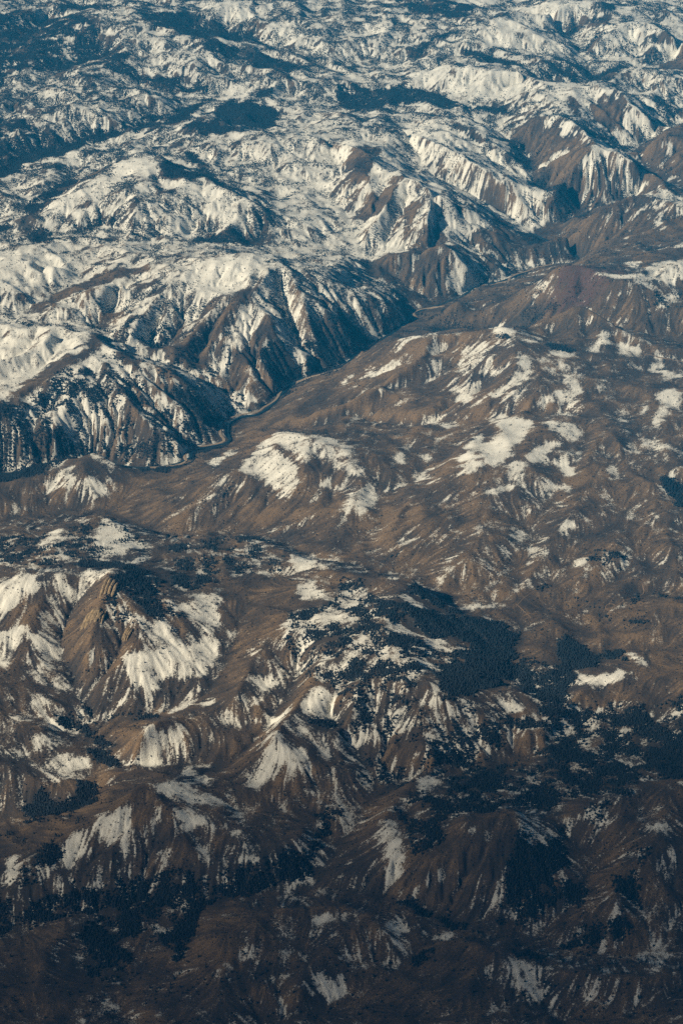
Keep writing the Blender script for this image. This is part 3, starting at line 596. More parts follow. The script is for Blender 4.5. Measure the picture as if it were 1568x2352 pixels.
[88,-1,-180,6023,-147,6045,-92,6044,-93,6070,-151,6074,-187,6047],
[60,-1,-330,6080,-323,6060,-310,6072,-317,6092],
[85,-1,-272,5951,-228,5959,-221,5938,-245,5913],
[92,2,-202,5888,-177,5903,-183,5875],
[88,2,-250,5844,-177,5861,-176,5829,-218,5786,-242,5799],
[82,-1,-262,5727,-221,5755,-226,5769,-267,5739],
[55,-1,-186,5790,-204,5763,-194,5755,-176,5780],
[60,-1,-236,5853,-194,5884,-197,5892,-240,5859],
[65,40,-169,6087,0,6183,0,5735,-102,5814,-135,5965],
[97,5,-101,5689,-53,5731,-23,5702,-35,5654,-100,5640],
[10,80,-93,5800,-69,5817,-87,5892,-112,5885],
[30,70,-55,5977,0,5908,0,5824,-41,5842],
[10,90,-75,5580,-16,5618,-17,5643,-77,5604],
[87,-1,-216,5722,-143,5684,-135,5628,-152,5576],
[93,-1,-221,5685,-165,5614,-140,5547,-189,5615],
[88,-1,-207,5604,-163,5513,-156,5478,-167,5440,-225,5434,-232,5473,-210,5512],
[88,-1,-145,5486,-75,5496,-75,5467,-109,5424,-149,5419],
[82,-1,-289,5650,-242,5690,-249,5706,-296,5670],
[70,-1,-365,5594,-342,5611,-348,5621,-371,5603],
[92,-1,-478,5752,-449,5777,-395,5798,-406,5776,-464,5725],
[60,-1,-433,5784,-392,5824,-402,5839,-443,5803],
[82,-1,-390,5769,-353,5769,-355,5784,-392,5787],
[10,80,-689,5729,-635,5734,-554,5712,-488,5733,-491,5751,-556,5733,-636,5746,-691,5742],
[5,92,-786,5731,-753,5757,-695,5719,-705,5693,-761,5711],
[5,92,-692,5684,-623,5651,-601,5605,-656,5616,-689,5647],
[20,70,-691,5635,-652,5563,-572,5493,-568,5533,-642,5594,-674,5658],
[10,80,-708,5773,-689,5763,-685,5782,-704,5797],
[93,-1,-684,5734,-650,5767,-636,5752,-671,5729],
[82,-1,-754,5774,-712,5775,-697,5747,-739,5741],
[78,-1,-848,5787,-792,5766,-773,5764,-770,5777,-788,5780,-844,5802],
[70,-1,-895,5777,-857,5751,-852,5761,-891,5787],
[92,-1,-804,5733,-787,5744,-768,5728,-803,5715],
[50,-1,-921,5683,-865,5666,-866,5718,-920,5722],
[87,-1,-762,5706,-724,5689,-722,5702,-760,5719],
[72,-1,-844,5608,-802,5652,-782,5628,-825,5590],
[50,-1,-885,5552,-813,5601,-817,5610,-889,5561],
[78,5,-798,5555,-748,5587,-682,5574,-685,5538,-795,5517],
[82,-1,-543,5569,-540,5683,-504,5620,-514,5580],
[72,-1,-520,5572,-492,5613,-446,5640,-426,5584,-478,5546,-523,5509,-520,5560],
[72,-1,-586,5562,-549,5566,-537,5566,-557,5499],
[50,-1,-415,5589,-387,5633,-392,5600],
[70,-1,-383,5541,-366,5547,-358,5517],
[16,3,0,6840,1327,6697,1265,6291,587,6352,317,6136,0,6137],
[20,10,0,6137,317,6136,466,5445,0,5432],
[78,-1,661,6662,709,6674,727,6644,676,6586],
[88,-1,580,6551,614,6552,636,6499,614,6466,588,6472],
[50,-1,569,6473,621,6464,622,6486,570,6497],
[75,-1,601,6607,627,6558,635,6579,609,6626],
[70,-1,648,6513,669,6522,668,6535,647,6526],
[62,-1,283,6402,338,6460,373,6525,445,6629,431,6659,359,6566,324,6505,269,6441],
[50,-1,456,6389,468,6496,481,6512,475,6520,459,6500,447,6390],
[60,-1,426,6523,495,6565,560,6630,558,6642,493,6576,425,6538],
[87,-1,523,6318,543,6348,568,6355,567,6371,540,6368,517,6330],
[70,-1,506,6253,524,6335,517,6337,499,6258],
[70,-1,576,6397,595,6391,597,6399,578,6405],
[75,-1,417,6311,445,6331,461,6368,453,6376,440,6347,414,6330],
[70,-1,289,6367,309,6377,306,6389,286,6381],
[50,20,176,6674,229,6640,234,6560,188,6602],
[50,20,158,6540,179,6551,169,6578,149,6570],
[92,2,694,6469,733,6467,743,6435,715,6417],
[30,75,740,6454,773,6478,857,6465,859,6479,775,6501,738,6475],
[30,35,760,6483,856,6448,859,6411,776,6436],
[60,-1,814,6426,868,6436,870,6453,815,6440],
[80,-1,778,6370,792,6377,790,6391,777,6384],
[75,-1,881,6669,918,6707,915,6726,877,6685],
[60,-1,947,6637,979,6688,971,6707,938,6650],
[10,50,573,6329,625,6342,688,6330,701,6263,737,6222,780,6197,828,6210,858,6256,905,6278,905,6289,856,6265,826,6219,781,6204,740,6230,706,6269,691,6336,626,6355,572,6339],
[85,-1,372,6211,443,6230,502,6237,502,6249,444,6244,372,6227],
[90,-1,478,6209,500,6215,501,6227,478,6222],
[90,-1,723,6199,748,6195,749,6203,724,6208],
[80,-1,787,6193,834,6211,833,6223,786,6203],
[3,20,680,6234,765,6196,819,6111,828,6123,771,6210,685,6257],
[5,50,824,6207,830,6131,887,6122,887,6129,833,6138,828,6210],
[5,60,927,6261,1007,6236,1009,6249,929,6273],
[5,30,719,6229,768,6199,829,6115,766,6176],
[65,35,0,6295,64,6258,102,6167,125,6037,75,6016,0,6112],
[20,70,70,6180,151,6121,163,6053,112,6043],
[5,3,65,6311,210,6396,197,6192,158,6146,115,6216],
[90,10,152,6148,197,6182,209,6143,259,6125,246,6099,208,6114],
[80,-1,129,6226,167,6232,170,6406,127,6244],
[5,90,205,6209,249,6162,300,6133,339,6120,346,6163,308,6158,260,6213,216,6237],
[62,42,0,6077,187,6011,256,5836,180,5706,72,5747,0,5824],
[50,35,0,5824,150,5713,207,5598,177,5557,59,5555,0,5631],
[45,50,254,5569,476,5632,540,5690,525,5744,635,5746,694,5722,785,5736,842,5703,1172,5671,1130,5397,523,5435,518,5534,473,5576,353,5521,327,5465,175,5482],
[3,99,145,6124,201,6095,278,6108,335,6121,406,6127,470,6141,461,6090,525,6097,501,6020,478,5949,493,5887,411,5759,335,5691,298,5677,260,5782,307,5876,343,5874,372,5950,367,5994,298,5987,236,5982,181,6041],
[93,-1,223,5981,273,5988,304,5978,271,5923,240,5925],
[93,15,294,5873,314,5900,337,5873,335,5835],
[45,50,303,5951,366,5965,364,5929,308,5923],
[35,70,231,6053,302,6088,301,6065,237,6039],
[50,-1,468,6107,546,6137,570,6120,525,6103],
[10,80,565,6095,581,6142,570,6154,554,6112],
[55,60,406,6133,464,6151,464,6138,405,6117],
[4,95,629,6056,684,6040,712,5994,748,5982,730,5920,668,5915,642,5835,613,5854,613,5932],
[50,40,633,6048,679,6031,683,6048,637,6061],
[15,80,709,5977,781,5959,800,5926,811,5956,788,5996,714,6010],
[75,-1,799,5956,866,5897,873,5922,806,5985],
[97,0,654,5905,674,5915,698,5853,729,5857,781,5888,821,5862,781,5823,701,5819,648,5826,657,5863],
[2,2,502,6031,585,6054,626,6022,614,5943,526,5933,493,5986],
[40,70,496,5941,613,5932,642,5835,636,5757,525,5744,489,5826],
[93,-1,570,5846,601,5848,601,5859,570,5856],
[90,-1,526,5763,606,5768,608,5780,530,5790],
[6,5,335,5680,409,5732,489,5836,513,5747,509,5681,417,5650,369,5650],
[88,-1,419,5692,493,5717,509,5681,478,5665],
[75,-1,468,5744,503,5720,509,5732,475,5767],
[88,-1,273,5626,322,5658,334,5656,297,5624],
[97,-1,220,5630,257,5698,269,5690,237,5631],
[85,-1,150,5713,180,5720,173,5694],
[85,-1,179,5743,221,5736,225,5761,182,5765],
[92,-1,29,5545,53,5577,88,5561,71,5545],
[83,-1,136,5567,177,5592,183,5584,153,5554],
[92,-1,181,5496,211,5513,234,5494,193,5481],
[83,-1,244,5607,268,5615,265,5626,242,5619],
[85,-1,314,5599,338,5604,338,5615,314,5611],
[2,3,647,5816,699,5790,745,5765,713,5735,665,5746],
[3,6,497,5583,547,5613,582,5602,542,5542,523,5443],
[97,0,474,5596,541,5624,534,5603,491,5577],
[88,-1,504,5565,514,5522,519,5442,527,5445,522,5523,512,5568],
[97,0,647,5559,711,5620,708,5634,643,5577],
[4,4,656,5561,714,5611,702,5550],
[88,-1,866,5703,901,5702,938,5674,937,5657],
[88,-1,884,5552,923,5542,926,5555,887,5567],
[15,35,635,5746,944,5720,940,5691,784,5728],
[15,5,-1087,5421,0,5374,0,4512,-954,4507],
[2,4,-371,4863,-257,4867,-130,4977,-26,4903,-90,4861,-144,4871,-245,4831,-247,4724,-375,4749],
[2,4,-965,5358,-626,5472,-552,5429,-549,5275,-652,5259,-714,5196,-943,5210],
[3,3,-842,4836,-675,4929,-643,4774,-598,4683,-652,4538,-854,4521],
[50,-1,-790,5528,-680,5548,-688,5500,-772,5468],
[80,-1,-798,5525,-786,5491,-781,5496,-793,5529],
[4,93,-849,5404,-799,5436,-715,5412,-710,5485,-663,5490,-651,5359,-735,5372,-826,5319],
[40,50,-772,5403,-720,5412,-723,5423,-775,5415],
[3,12,-905,5339,-730,5330,-612,5329,-615,5240,-724,5177,-884,5191],
[78,-1,-434,5511,-392,5490,-329,5408,-351,5379,-424,5445],
[92,-1,-264,5365,-237,5432,-214,5438,-167,5430,-172,5392,-241,5364],
[87,-1,-149,5388,-132,5420,-74,5434,-74,5420],
[78,-1,-541,5318,-508,5335,-412,5360,-348,5317,-290,5305,-346,5290,-426,5300,-506,5303],
[72,2,-728,5101,-713,5183,-648,5227,-582,5256,-526,5270,-546,5217,-531,5158,-518,5131,-594,5105,-652,5128,-694,5089],
[92,-1,-581,5220,-553,5180,-522,5134,-514,5141,-545,5186,-573,5227],
[90,-1,-594,5211,-578,5148,-572,5148,-587,5211],
[90,-1,-688,5178,-683,5121,-676,5118,-681,5177],
[82,-1,-526,5270,-469,5258,-450,5218,-466,5193],
[80,-1,-536,5238,-477,5193,-452,5158,-493,5182],
[68,-1,-436,5227,-345,5205,-265,5159,-259,5182,-341,5229,-432,5250],
[60,-1,-397,5259,-288,5226,-286,5239,-395,5274],
[60,-1,-583,5105,-529,5125,-504,5086,-572,5096],
[50,-1,-509,5159,-440,5131,-437,5081,-495,5119],
[88,-1,-423,5198,-400,5177,-395,5186,-418,5205],
[62,-1,-382,5104,-379,5154,-346,5155,-315,5093,-359,5084],
[65,-1,-323,5146,-283,5129,-288,5109],
[70,-1,-274,5147,-223,5133,-221,5143,-272,5156],
[80,-1,-266,5106,-205,5104,-204,5076,-254,5083],
[10,60,-866,5034,-829,5005,-782,5028,-791,5067,-821,5133,-734,5163,-712,5176,-735,5115,-778,5041],
[78,-1,-866,5135,-827,5139,-810,5037,-866,5041],
[60,30,-789,5154,-764,5133,-771,5089],
[62,-1,-770,5082,-728,5101,-729,5049,-763,5057],
[55,-1,-629,5044,-558,5059,-535,5033,-577,5011,-622,5020],
[50,10,-709,5023,-633,5035,-636,5052,-712,5038],
[15,66,-1018,4946,-860,4984,-802,4952,-726,5017,-632,5019,-481,5067,-368,5034,-315,5078,-259,5061,-204,5076,-150,5141,-83,5128,-77,5077,-148,5015,-312,4998,-354,4955,-370,4846,-408,4763,-454,4809,-471,4908,-503,4892,-543,4845,-525,4761,-532,4705,-596,4715,-635,4793,-669,4930,-719,4939,-797,4904,-1001,4822],
[97,2,-410,4980,-378,4990,-365,4962,-403,4957],
[90,10,-476,4893,-434,4916,-414,4856,-459,4877],
[82,10,-581,4910,-558,4902,-562,4880],
[75,10,-765,4961,-757,4963,-746,4937,-757,4934],
[82,-1,-734,4977,-712,4977,-721,4961],
[70,-1,-611,4974,-592,4946,-586,4951,-604,4978],
[75,-1,-304,5008,-275,5052,-269,5043,-285,5013],
[70,-1,-235,5033,-218,5036,-221,5044,-238,5044],
[97,0,-123,5014,-80,5059,-84,5066,-128,5023],
[90,-1,-158,4998,-143,5043,-131,5022],
[92,-1,-263,5012,-249,5009,-249,5018,-263,5019],
[82,-1,-353,5060,-330,5054,-341,5036],
[78,-1,-121,5115,-105,5150,-102,5121,-116,5103],
[70,30,-61,5271,-33,5319,-39,5237,-55,5227],
[10,60,-26,5318,-60,5224,-82,5132,-61,5130,-39,5217,-6,5305],
[88,-1,-556,4676,-531,4701,-535,4678],
[88,-1,-474,4601,-455,4588,-455,4604,-474,4617],
[70,-1,-507,4742,-492,4747,-493,4755,-509,4751],
[60,5,-813,4901,-787,4911,-796,4892],
[50,-1,-581,4610,-556,4624,-523,4593,-563,4579],
[82,-1,-245,4816,-218,4826,-212,4786,-215,4715,-242,4738,-232,4768],
[62,-1,-124,4872,-133,4793,-148,4754,-136,4744,-120,4788,-111,4869],
[82,-1,-80,4862,-37,4876,0,4869,-15,4836,-69,4845],
[62,-1,-36,4829,-4,4827,0,4765,-26,4783],
[60,-1,-124,4635,-77,4670,0,4688,0,4620,-87,4613],
[40,-1,-743,4760,-724,4784,-735,4803,-754,4777],
[40,-1,-715,4615,-691,4679,-704,4690,-729,4625],
[40,-1,-441,4514,-405,4582,-411,4591,-448,4525],
[2,4,-668,5182,-594,5099,-481,5073,-381,5069,-385,5159,-430,5156,-431,5074],
[16,5,0,5427,1114,5297,983,4426,0,4512],
[2,3,312,5168,450,5221,465,5112,405,5020,378,4900,323,4872,245,4937,191,4956,230,5008],
[2,3,175,4759,369,4733,358,4627,326,4499,51,4511,115,4682],
[97,3,85,5234,123,5189,166,5097,149,5053,192,5011,154,5031,121,5015,105,5032,116,5066,95,5135],
[60,-1,72,5018,110,5036,99,5014],
[92,-1,108,5255,136,5250,135,5223,107,5226],
[50,30,35,5406,117,5478,198,5446,172,5363,116,5402],
[30,50,136,5261,217,5314,278,5407,363,5477,1133,5412,1127,5378,678,5256,602,5284,503,5175,456,5223,391,5180,313,5183,261,5121,220,5042,187,5044,172,5109],
[88,-1,142,5286,188,5285,181,5264],
[82,-1,196,5379,249,5412,260,5389,199,5299],
[75,-1,99,5336,121,5326,120,5353,97,5358],
[50,40,401,5335,459,5355,466,5286,408,5262],
[2,99,463,5074,498,5101,553,5085,585,5071,547,5008,489,4948,455,4921,410,4895,406,4974,439,5044],
[10,72,489,4948,599,4968,594,4902,511,4874,430,4867],
[97,0,453,5101,477,5118,470,5097,452,5082],
[50,40,498,5107,551,5132,545,5058,512,5054],
[92,-1,298,5085,316,5120,344,5126,326,5094],
[83,-1,192,4954,222,4972,282,4999,276,5010,215,4979,184,4962],
[93,-1,345,4986,340,4930,329,4907,341,4901,354,4926,359,4982],
[85,-1,388,4993,394,4952,387,4911,397,4908,405,4952,398,4992],
[82,-1,411,4871,426,4899,417,4904,402,4875],
[82,-1,540,4893,586,4933,572,4903,544,4879],
[65,35,559,5169,606,5201,646,5217,675,5227,694,5184,663,5145,614,5164,592,5150],
[93,5,655,5186,695,5197,668,5148],
[65,30,678,5213,761,5258,758,5311,674,5257],
[92,5,835,5257,867,5294,888,5284,857,5256],
[97,-1,698,5044,714,5040,729,4978,713,4979],
[85,10,775,5117,806,5148,821,5083,787,5075],
[62,20,738,5066,769,5055,786,5012,749,4959,737,5009],
[60,10,669,5027,682,4941,694,4947,680,5030],
[50,20,663,4851,711,4909,703,4918,655,4862],
[5,75,680,4968,733,4962,722,4891,689,4892],
[3,90,127,4941,213,4901,265,4860,318,4824,326,4857,274,4888,221,4927,135,4974],
[5,80,384,4844,419,4895,402,4906,368,4860],
[12,70,522,4793,586,4801,668,4831,726,4878,691,4796,637,4777,530,4764],
[88,-1,447,4794,460,4828,504,4841,475,4813],
[92,-1,531,4785,541,4780,543,4789,533,4793],
[70,-1,571,4813,598,4825,581,4801],
[50,-1,794,4861,843,4881,903,4796,800,4813],
[50,-1,0,4876,32,4879,37,4839,11,4816],
[92,5,96,4823,140,4886,156,4875,172,4846,128,4831],
[50,10,117,4795,171,4801,175,4759,127,4758],
[82,-1,198,4839,231,4849,214,4811],
[75,-1,225,4827,284,4840,249,4770],
[75,-1,221,4866,253,4868,254,4878,221,4876],
[80,-1,106,4732,148,4736,153,4722,121,4698],
[5,70,167,4718,236,4745,230,4768,160,4738],
[60,-1,362,4709,388,4711,469,4651,516,4588,538,4533,464,4573,394,4622,360,4665],
[85,-1,357,4691,361,4637,440,4566,445,4575,367,4643,365,4691],
[80,-1,395,4695,438,4618,444,4626,401,4702],
[88,-1,426,4693,468,4667,520,4650,523,4671,473,4683,434,4711],
[5,60,398,4728,470,4697,525,4659,530,4677,475,4714,403,4747],
[65,-1,530,4700,558,4720,551,4647,521,4652],
[65,20,571,4691,603,4747,586,4632],
[55,-1,391,4568,461,4538,430,4534],
[82,-1,617,4754,637,4739,642,4751,622,4765],
[70,-1,654,4768,682,4781,678,4791,651,4779],
[45,-1,727,4730,766,4798,795,4771,790,4614,743,4607],
[40,-1,235,4496,268,4565,257,4575,224,4512],
[45,-1,338,4489,363,4580,349,4584,324,4495],
[50,-1,584,4601,602,4571,580,4551],
[40,-1,672,4553,685,4532,666,4492],
[15,80,540,5690,633,5723,692,5705,646,5652,585,5643],
[15,80,754,5719,852,5683,891,5607,851,5560,775,5625,744,5676],
[15,80,814,5548,926,5563,994,5491,976,5373,809,5408],
[15,80,569,5583,631,5615,633,5497,567,5419,542,5457],
[80,15,622,5699,642,5724,638,5738,617,5706],
[80,15,605,5648,630,5667,629,5679,603,5656],
[80,15,784,5712,831,5710,831,5725,784,5728],
[80,15,745,5611,794,5627,793,5640,744,5624],
[80,10,665,5664,701,5661,701,5676,666,5679],
[80,10,570,5603,601,5617,602,5627,571,5612],
[85,10,412,5621,455,5648,453,5663,409,5632],
[85,10,338,5582,380,5594,378,5605,336,5593],
[85,10,384,5515,427,5547,423,5555,380,5526],
[85,10,259,5489,320,5540,316,5548,256,5500],
[85,10,192,5960,208,5868,220,5880,204,5973],
[85,10,157,5837,183,5908,173,5918,147,5845],
[85,10,41,5879,84,5936,76,5958,33,5895],
[85,10,89,5831,126,5880,119,5894,82,5844],
[85,10,117,5769,148,5797,143,5812,112,5785],
[85,5,232,5639,269,5692,258,5707,220,5655],
[10,85,79,5739,115,5785,103,5807,66,5757],
[10,85,43,5989,74,6043,63,6063,32,6007]]
ROAD = [[-655,7455,-603,7459,-536,7485,-539,7525,-506,7598,-462,7617,-409,7644,-425,7686,-419,7772,-394,7821,-349,7859,-302,7874,-276,7915,-254,7946,-233,7988,-219,8046,-190,8096,-110,8119,0,8056],[293,8686,281,8736,306,8774,358,8787,401,8773],[528,8976,609,9024,666,9032,674,9072,702,9114,748,9147,795,9190,854,9215]]
TRACKS = [[514,6230,540,6278,568,6311,589,6335,625,6338],[515,6248,532,6217,544,6193,555,6167],[778,6205,791,6208,805,6217,800,6232,783,6229,778,6210,808,6222,843,6252,895,6287,897,6337],[1058,7783,1124,7756,1188,7733]]
CREEKS = []
ROCKS = [('tall tan granite face just below the butte summit, topmost of the outcrops', [-684, 6139, -678, 6181, -666, 6229], 34, 9, 1),
('broad tan granite slabs low on the left flank of the butte', [-731, 6043, -718, 6077, -702, 6102], 44, 9, 2),
('narrow tan granite fin lowest on the butte, above the snow bowl', [-623, 5993, -613, 6018, -603, 6038], 18, 7, 3),
('short tan granite face beside the broad slabs', [-700, 6041, -696, 6067, -690, 6094], 22, 7, 4)]

ROAD_LABELS = ['pale road beside the river through the lower canyon', 'short pale road bend high in the river gorge', 'pale road curving along the upper canyon below the red mountain']
TRACK_LABELS = ['faint tan track along the edge of the brown meadow', 'short tan track running off the meadow towards the forest', 'tan track looping over the far side of the meadow by the creek', 'thin pale track across the brown plateau']

# ------------------------------------------------------------------ height field
X0,Y0,DX,NX,NY=-3000.,3700.,7.5,801,1641
def hash2(ix,iy,s):
    h=(ix.astype(np.int64)*374761393+iy.astype(np.int64)*668265263+s*1442695041)&0xffffffff
    h=((h^(h>>13))*1274126177)&0xffffffff
    h=(h^(h>>16))&0xffffffff
    return h.astype(np.float64)/4294967295.
def vnoise(x,y,s=0):
    ix=np.floor(x);iy=np.floor(y);fx=x-ix;fy=y-iy
    ix=ix.astype(np.int64);iy=iy.astype(np.int64)
    u=fx*fx*fx*(fx*(fx*6-15)+10);v=fy*fy*fy*(fy*(fy*6-15)+10)
    def g(dx,dy):
        a=hash2(ix+dx,iy+dy,s)*6.2831853
        return np.cos(a)*(fx-dx)+np.sin(a)*(fy-dy)
    a=g(0,0);b=g(1,0);c=g(0,1);d=g(1,1)
    return (a+(b-a)*u)*(1-v)+(c+(d-c)*u)*v   # ~ -.7..+.7
def fbm(x,y,o,s=0,gain=.5,ridge=False):
    t=0;a=1.
    for i in range(o):
        n=vnoise(x+i*17.3,y-i*9.1,s+i)
        if ridge: n=.35-np.abs(n)*1.4
        t=t+a*n;a*=gain
        x,y=(x*1.6-y*1.2),(x*1.2+y*1.6)
    return t
def densify(p,step):
    p=np.asarray(p,float);out=[]
    for a,b in zip(p[:-1],p[1:]):
        n=max(1,int(math.hypot(b[0]-a[0],b[1]-a[1])/step))
        t=np.arange(n)[:,None]/n
        out.append(a+(b-a)*t)
    out.append(p[-1:]);return np.vstack(out)
def smoothline(p):   # Catmull-Rom through the traced points
    p=np.asarray(p,float)
    if len(p)<3:return p
    q=np.vstack([2*p[0]-p[1],p,2*p[-1]-p[-2]]);out=[]
    for i in range(1,len(q)-2):
        a,b,c,d=q[i-1:i+3]
        for t in (0,.25,.5,.75):
            out.append(.5*((2*b)+(c-a)*t+(2*a-5*b+4*c-d)*t*t+(3*b-a-3*c+d)*t**3))
    out.append(p[-1]);return np.array(out)
def raster(lines,dx,nx,ny,noise=None):
    S=np.zeros((ny,nx));N=np.zeros((ny,nx))
    for p in lines:
        q=densify(smoothline(p),dx*.5)
        i=np.rint((q[:,0]-X0)/dx).astype(int);j=np.rint((q[:,1]-Y0)/dx).astype(int)
        k=(i>=0)&(i<nx)&(j>=0)&(j<ny)
        np.add.at(S,(j[k],i[k]),q[k,2]);np.add.at(N,(j[k],i[k]),1)
    m=N>0;S[m]/=N[m]
    return S,m
def up(a,ny,nx):
    y=np.linspace(0,a.shape[0]-1,ny);x=np.linspace(0,a.shape[1]-1,nx)
    j=np.minimum(y.astype(int),a.shape[0]-2);i=np.minimum(x.astype(int),a.shape[1]-2)
    fy=(y-j)[:,None];fx=(x-i)[None]
    return (a[j][:,i]*(1-fx)+a[j][:,i+1]*fx)*(1-fy)+(a[j+1][:,i]*(1-fx)+a[j+1][:,i+1]*fx)*fy
def pad(z): return np.pad(z,1,mode='edge')
def relax(z,c,m,n):
    for _ in range(n):
        p=pad(z)
        z=.2*(p[:-2,1:-1]+p[2:,1:-1]+p[1:-1,:-2]+p[1:-1,2:])+.05*(p[:-2,:-2]+p[:-2,2:]+p[2:,:-2]+p[2:,2:])
        z[m]=c[m]
    return z
def solve(lines,noisef):
    z=None
    for f in (32,16,8,4,2,1):
        dx=DX*f;nx=int((NX-1)/f)+1;ny=int((NY-1)/f)+1
        yy,xx=np.mgrid[0:ny,0:nx];xx=X0+xx*dx;yy=Y0+yy*dx
        nz=noisef(xx,yy)
        c,m=raster(lines,dx,nx,ny);c=c-nz
        if z is None: z=np.full((ny,nx),c[m].mean())
        else: z=up(z,ny,nx)
        z[m]=c[m]
        z=relax(z,c,m,300 if f>=8 else (80 if f>1 else 40))
        if f==1: return z+nz,m
NB=[(-1,-1),(-1,0),(-1,1),(0,-1),(0,1),(1,-1),(1,0),(1,1)]
def fill(z,n=250):
    # depression filling by repeated neighbour sweeps
    w=np.full_like(z,1e9);w[0]=z[0];w[-1]=z[-1];w[:,0]=z[:,0];w[:,-1]=z[:,-1]
    return w
def flow(z,fixed):
    ny,nx=z.shape;p=np.pad(z,1,constant_values=1e9)
    best=np.zeros_like(z);k=np.full(z.shape,-1)
    for q,(a,b) in enumerate(NB):
        s=(z-p[1+a:1+a+ny,1+b:1+b+nx])/(DX*math.hypot(a,b))
        g=s>best;best[g]=s[g];k[g]=q
    idx=np.arange(ny*nx).reshape(ny,nx)
    off=np.array([a*nx+b for a,b in NB]);ln=np.array([DX*math.hypot(a,b) for a,b in NB])
    k[fixed]=-1
    r=np.where(k>=0,idx+off[k],idx).ravel();d=np.where(k>=0,ln[k],DX).ravel()
    return r,d
def accum(r):
    n=len(r);A=np.ones(n+1);A[n]=0;idx=np.arange(n)
    ptr=np.append(np.where(r==idx,n,r),n)
    for _ in range(12):
        A=A+np.bincount(ptr,weights=A,minlength=n+1);A[n]=0
        ptr=ptr[ptr]
        if (ptr==n).all():break
    return A[:n]
def erode(z,fixed,n,K,diff,m=.45,zmin=None):
    ny,nx=z.shape;rs=np.random.RandomState(3)
    yy,xx=np.mgrid[0:ny,0:nx];BR=beyond_river(X0+xx*DX,Y0+yy*DX);KF=.36+.22*beyond_river(X0+xx*DX,Y0+yy*DX)
    for it in range(n):
        r,d=flow(z+rs.rand(ny,nx)*2.6,fixed);A=accum(r)
        Fk=(K*KF).ravel()*(A)**m/d*DX
        idx=np.arange(ny*nx);root=r==idx
        b=Fk/(1+Fk);a=z.ravel()/(1+Fk);b[root]=0;a[root]=z.ravel()[root]
        ptr=r.copy()
        for _ in range(12):
            a=a+b*a[ptr];b=b*b[ptr];ptr=ptr[ptr]
        z=a.reshape(ny,nx)
        if diff>0:
            p=pad(z);l=.25*(p[:-2,1:-1]+p[2:,1:-1]+p[1:-1,:-2]+p[1:-1,2:])-z
            z=z+diff*(2.2-1.2*BR)*l
    return z,A.reshape(ny,nx)
RIV=[np.array([-9e3,9e3]),np.array([7600.,7600.])]
def beyond_river(x,y):
    t=np.clip((y-np.interp(x,RIV[0],RIV[1])+60)/250,0,1);return t*t*(3-2*t)
def noise0(x,y):
    far=np.clip((y-7500)/3000,0,1);b=beyond_river(x,y)
    wx=x+70*vnoise(x/230,y/230,91);wy=y+70*vnoise(x/230+7,y/230+3,92)
    return (34+8*far)*fbm(wx/500,wy/500,5,3,.5,True)+(15+14*b)*fbm(wx/210,wy/210,5,50,.52,True)


def bil(a, x, y):
    i = np.clip((x - X0) / DX, 0, NX - 1.001); j = np.clip((y - Y0) / DX, 0, NY - 1.001)
    p = i.astype(int); q = j.astype(int); f = i - p; g = j - q
    return (a[q, p] * (1 - f) + a[q, p + 1] * f) * (1 - g) + (a[q + 1, p] * (1 - f) + a[q + 1, p + 1] * f) * g

def cub(a, x, y):
    i = np.clip((x - X0) / DX, 1, NX - 2.001); j = np.clip((y - Y0) / DX, 1, NY - 2.001)
    p = i.astype(int); q = j.astype(int); f = i - p; g = j - q
    def w(t): return (-.5*t+t*t-.5*t**3, 1-2.5*t*t+1.5*t**3, .5*t+2*t*t-1.5*t**3, -.5*t*t+.5*t**3)
    wf = w(f); wg = w(g); r = 0
    for b in range(4):
        s = 0
        for c in range(4): s = s + a[q - 1 + b, p - 1 + c] * wf[c]
        r = r + s * wg[b]
    return r

def blur(a, n):
    for _ in range(n):
        p = pad(a); a = .5 * a + .125 * (p[:-2, 1:-1] + p[2:, 1:-1] + p[1:-1, :-2] + p[1:-1, 2:])
    return a

L = [np.array(p, float).reshape(-1, 3) for p in LINES]
_o = np.argsort(L[0][:, 0]); RIV = [L[0][_o, 0], L[0][_o, 1]]
Z, _m = solve(L, noise0)
_c, _fm = raster(L[:1], DX, NX, NY)
_fix = _fm.copy(); _fix[0] = _fix[-1] = True; _fix[:, 0] = _fix[:, -1] = True
Z, AREA = erode(Z, _fix, 18, .06, .05, .5)
def flatten_along(Z, p, half, fall, dz=0.):
    q = densify(smoothline(p), 4.)
    k = np.ones(9) / 9
    zz = np.convolve(np.pad(q[:, 2], 4, mode='edge'), k, 'valid')
    W = np.zeros_like(Z); S = np.zeros_like(Z); r = int((half + fall) / DX) + 1
    for (x, y, _), z in zip(q, zz):
        i = int(round((x - X0) / DX)); j = int(round((y - Y0) / DX))
        if i < r or j < r or i >= NX - r - 1 or j >= NY - r - 1: continue
        jj, ii = np.mgrid[j - r:j + r + 1, i - r:i + r + 1]
        d = np.hypot(X0 + ii * DX - x, Y0 + jj * DX - y)
        w = np.clip(1 - (d - half) / fall, 0, 1)
        B = W[j - r:j + r + 1, i - r:i + r + 1]; g = w > B
        S[j - r:j + r + 1, i - r:i + r + 1][g] = z + dz; B[g] = w[g]
    W = W * W * (3 - 2 * W)
    return Z * (1 - W) + S * W
Z = flatten_along(Z, L[0], 9., 14.)
def with_z(p): 
    p = np.array(p, float).reshape(-1, 2); return np.column_stack([p, bil(Z, p[:, 0], p[:, 1])])
roads = [with_z(p) for p in ROAD]
for p in roads: Z = flatten_along(Z, p, 9., 16., 2.)

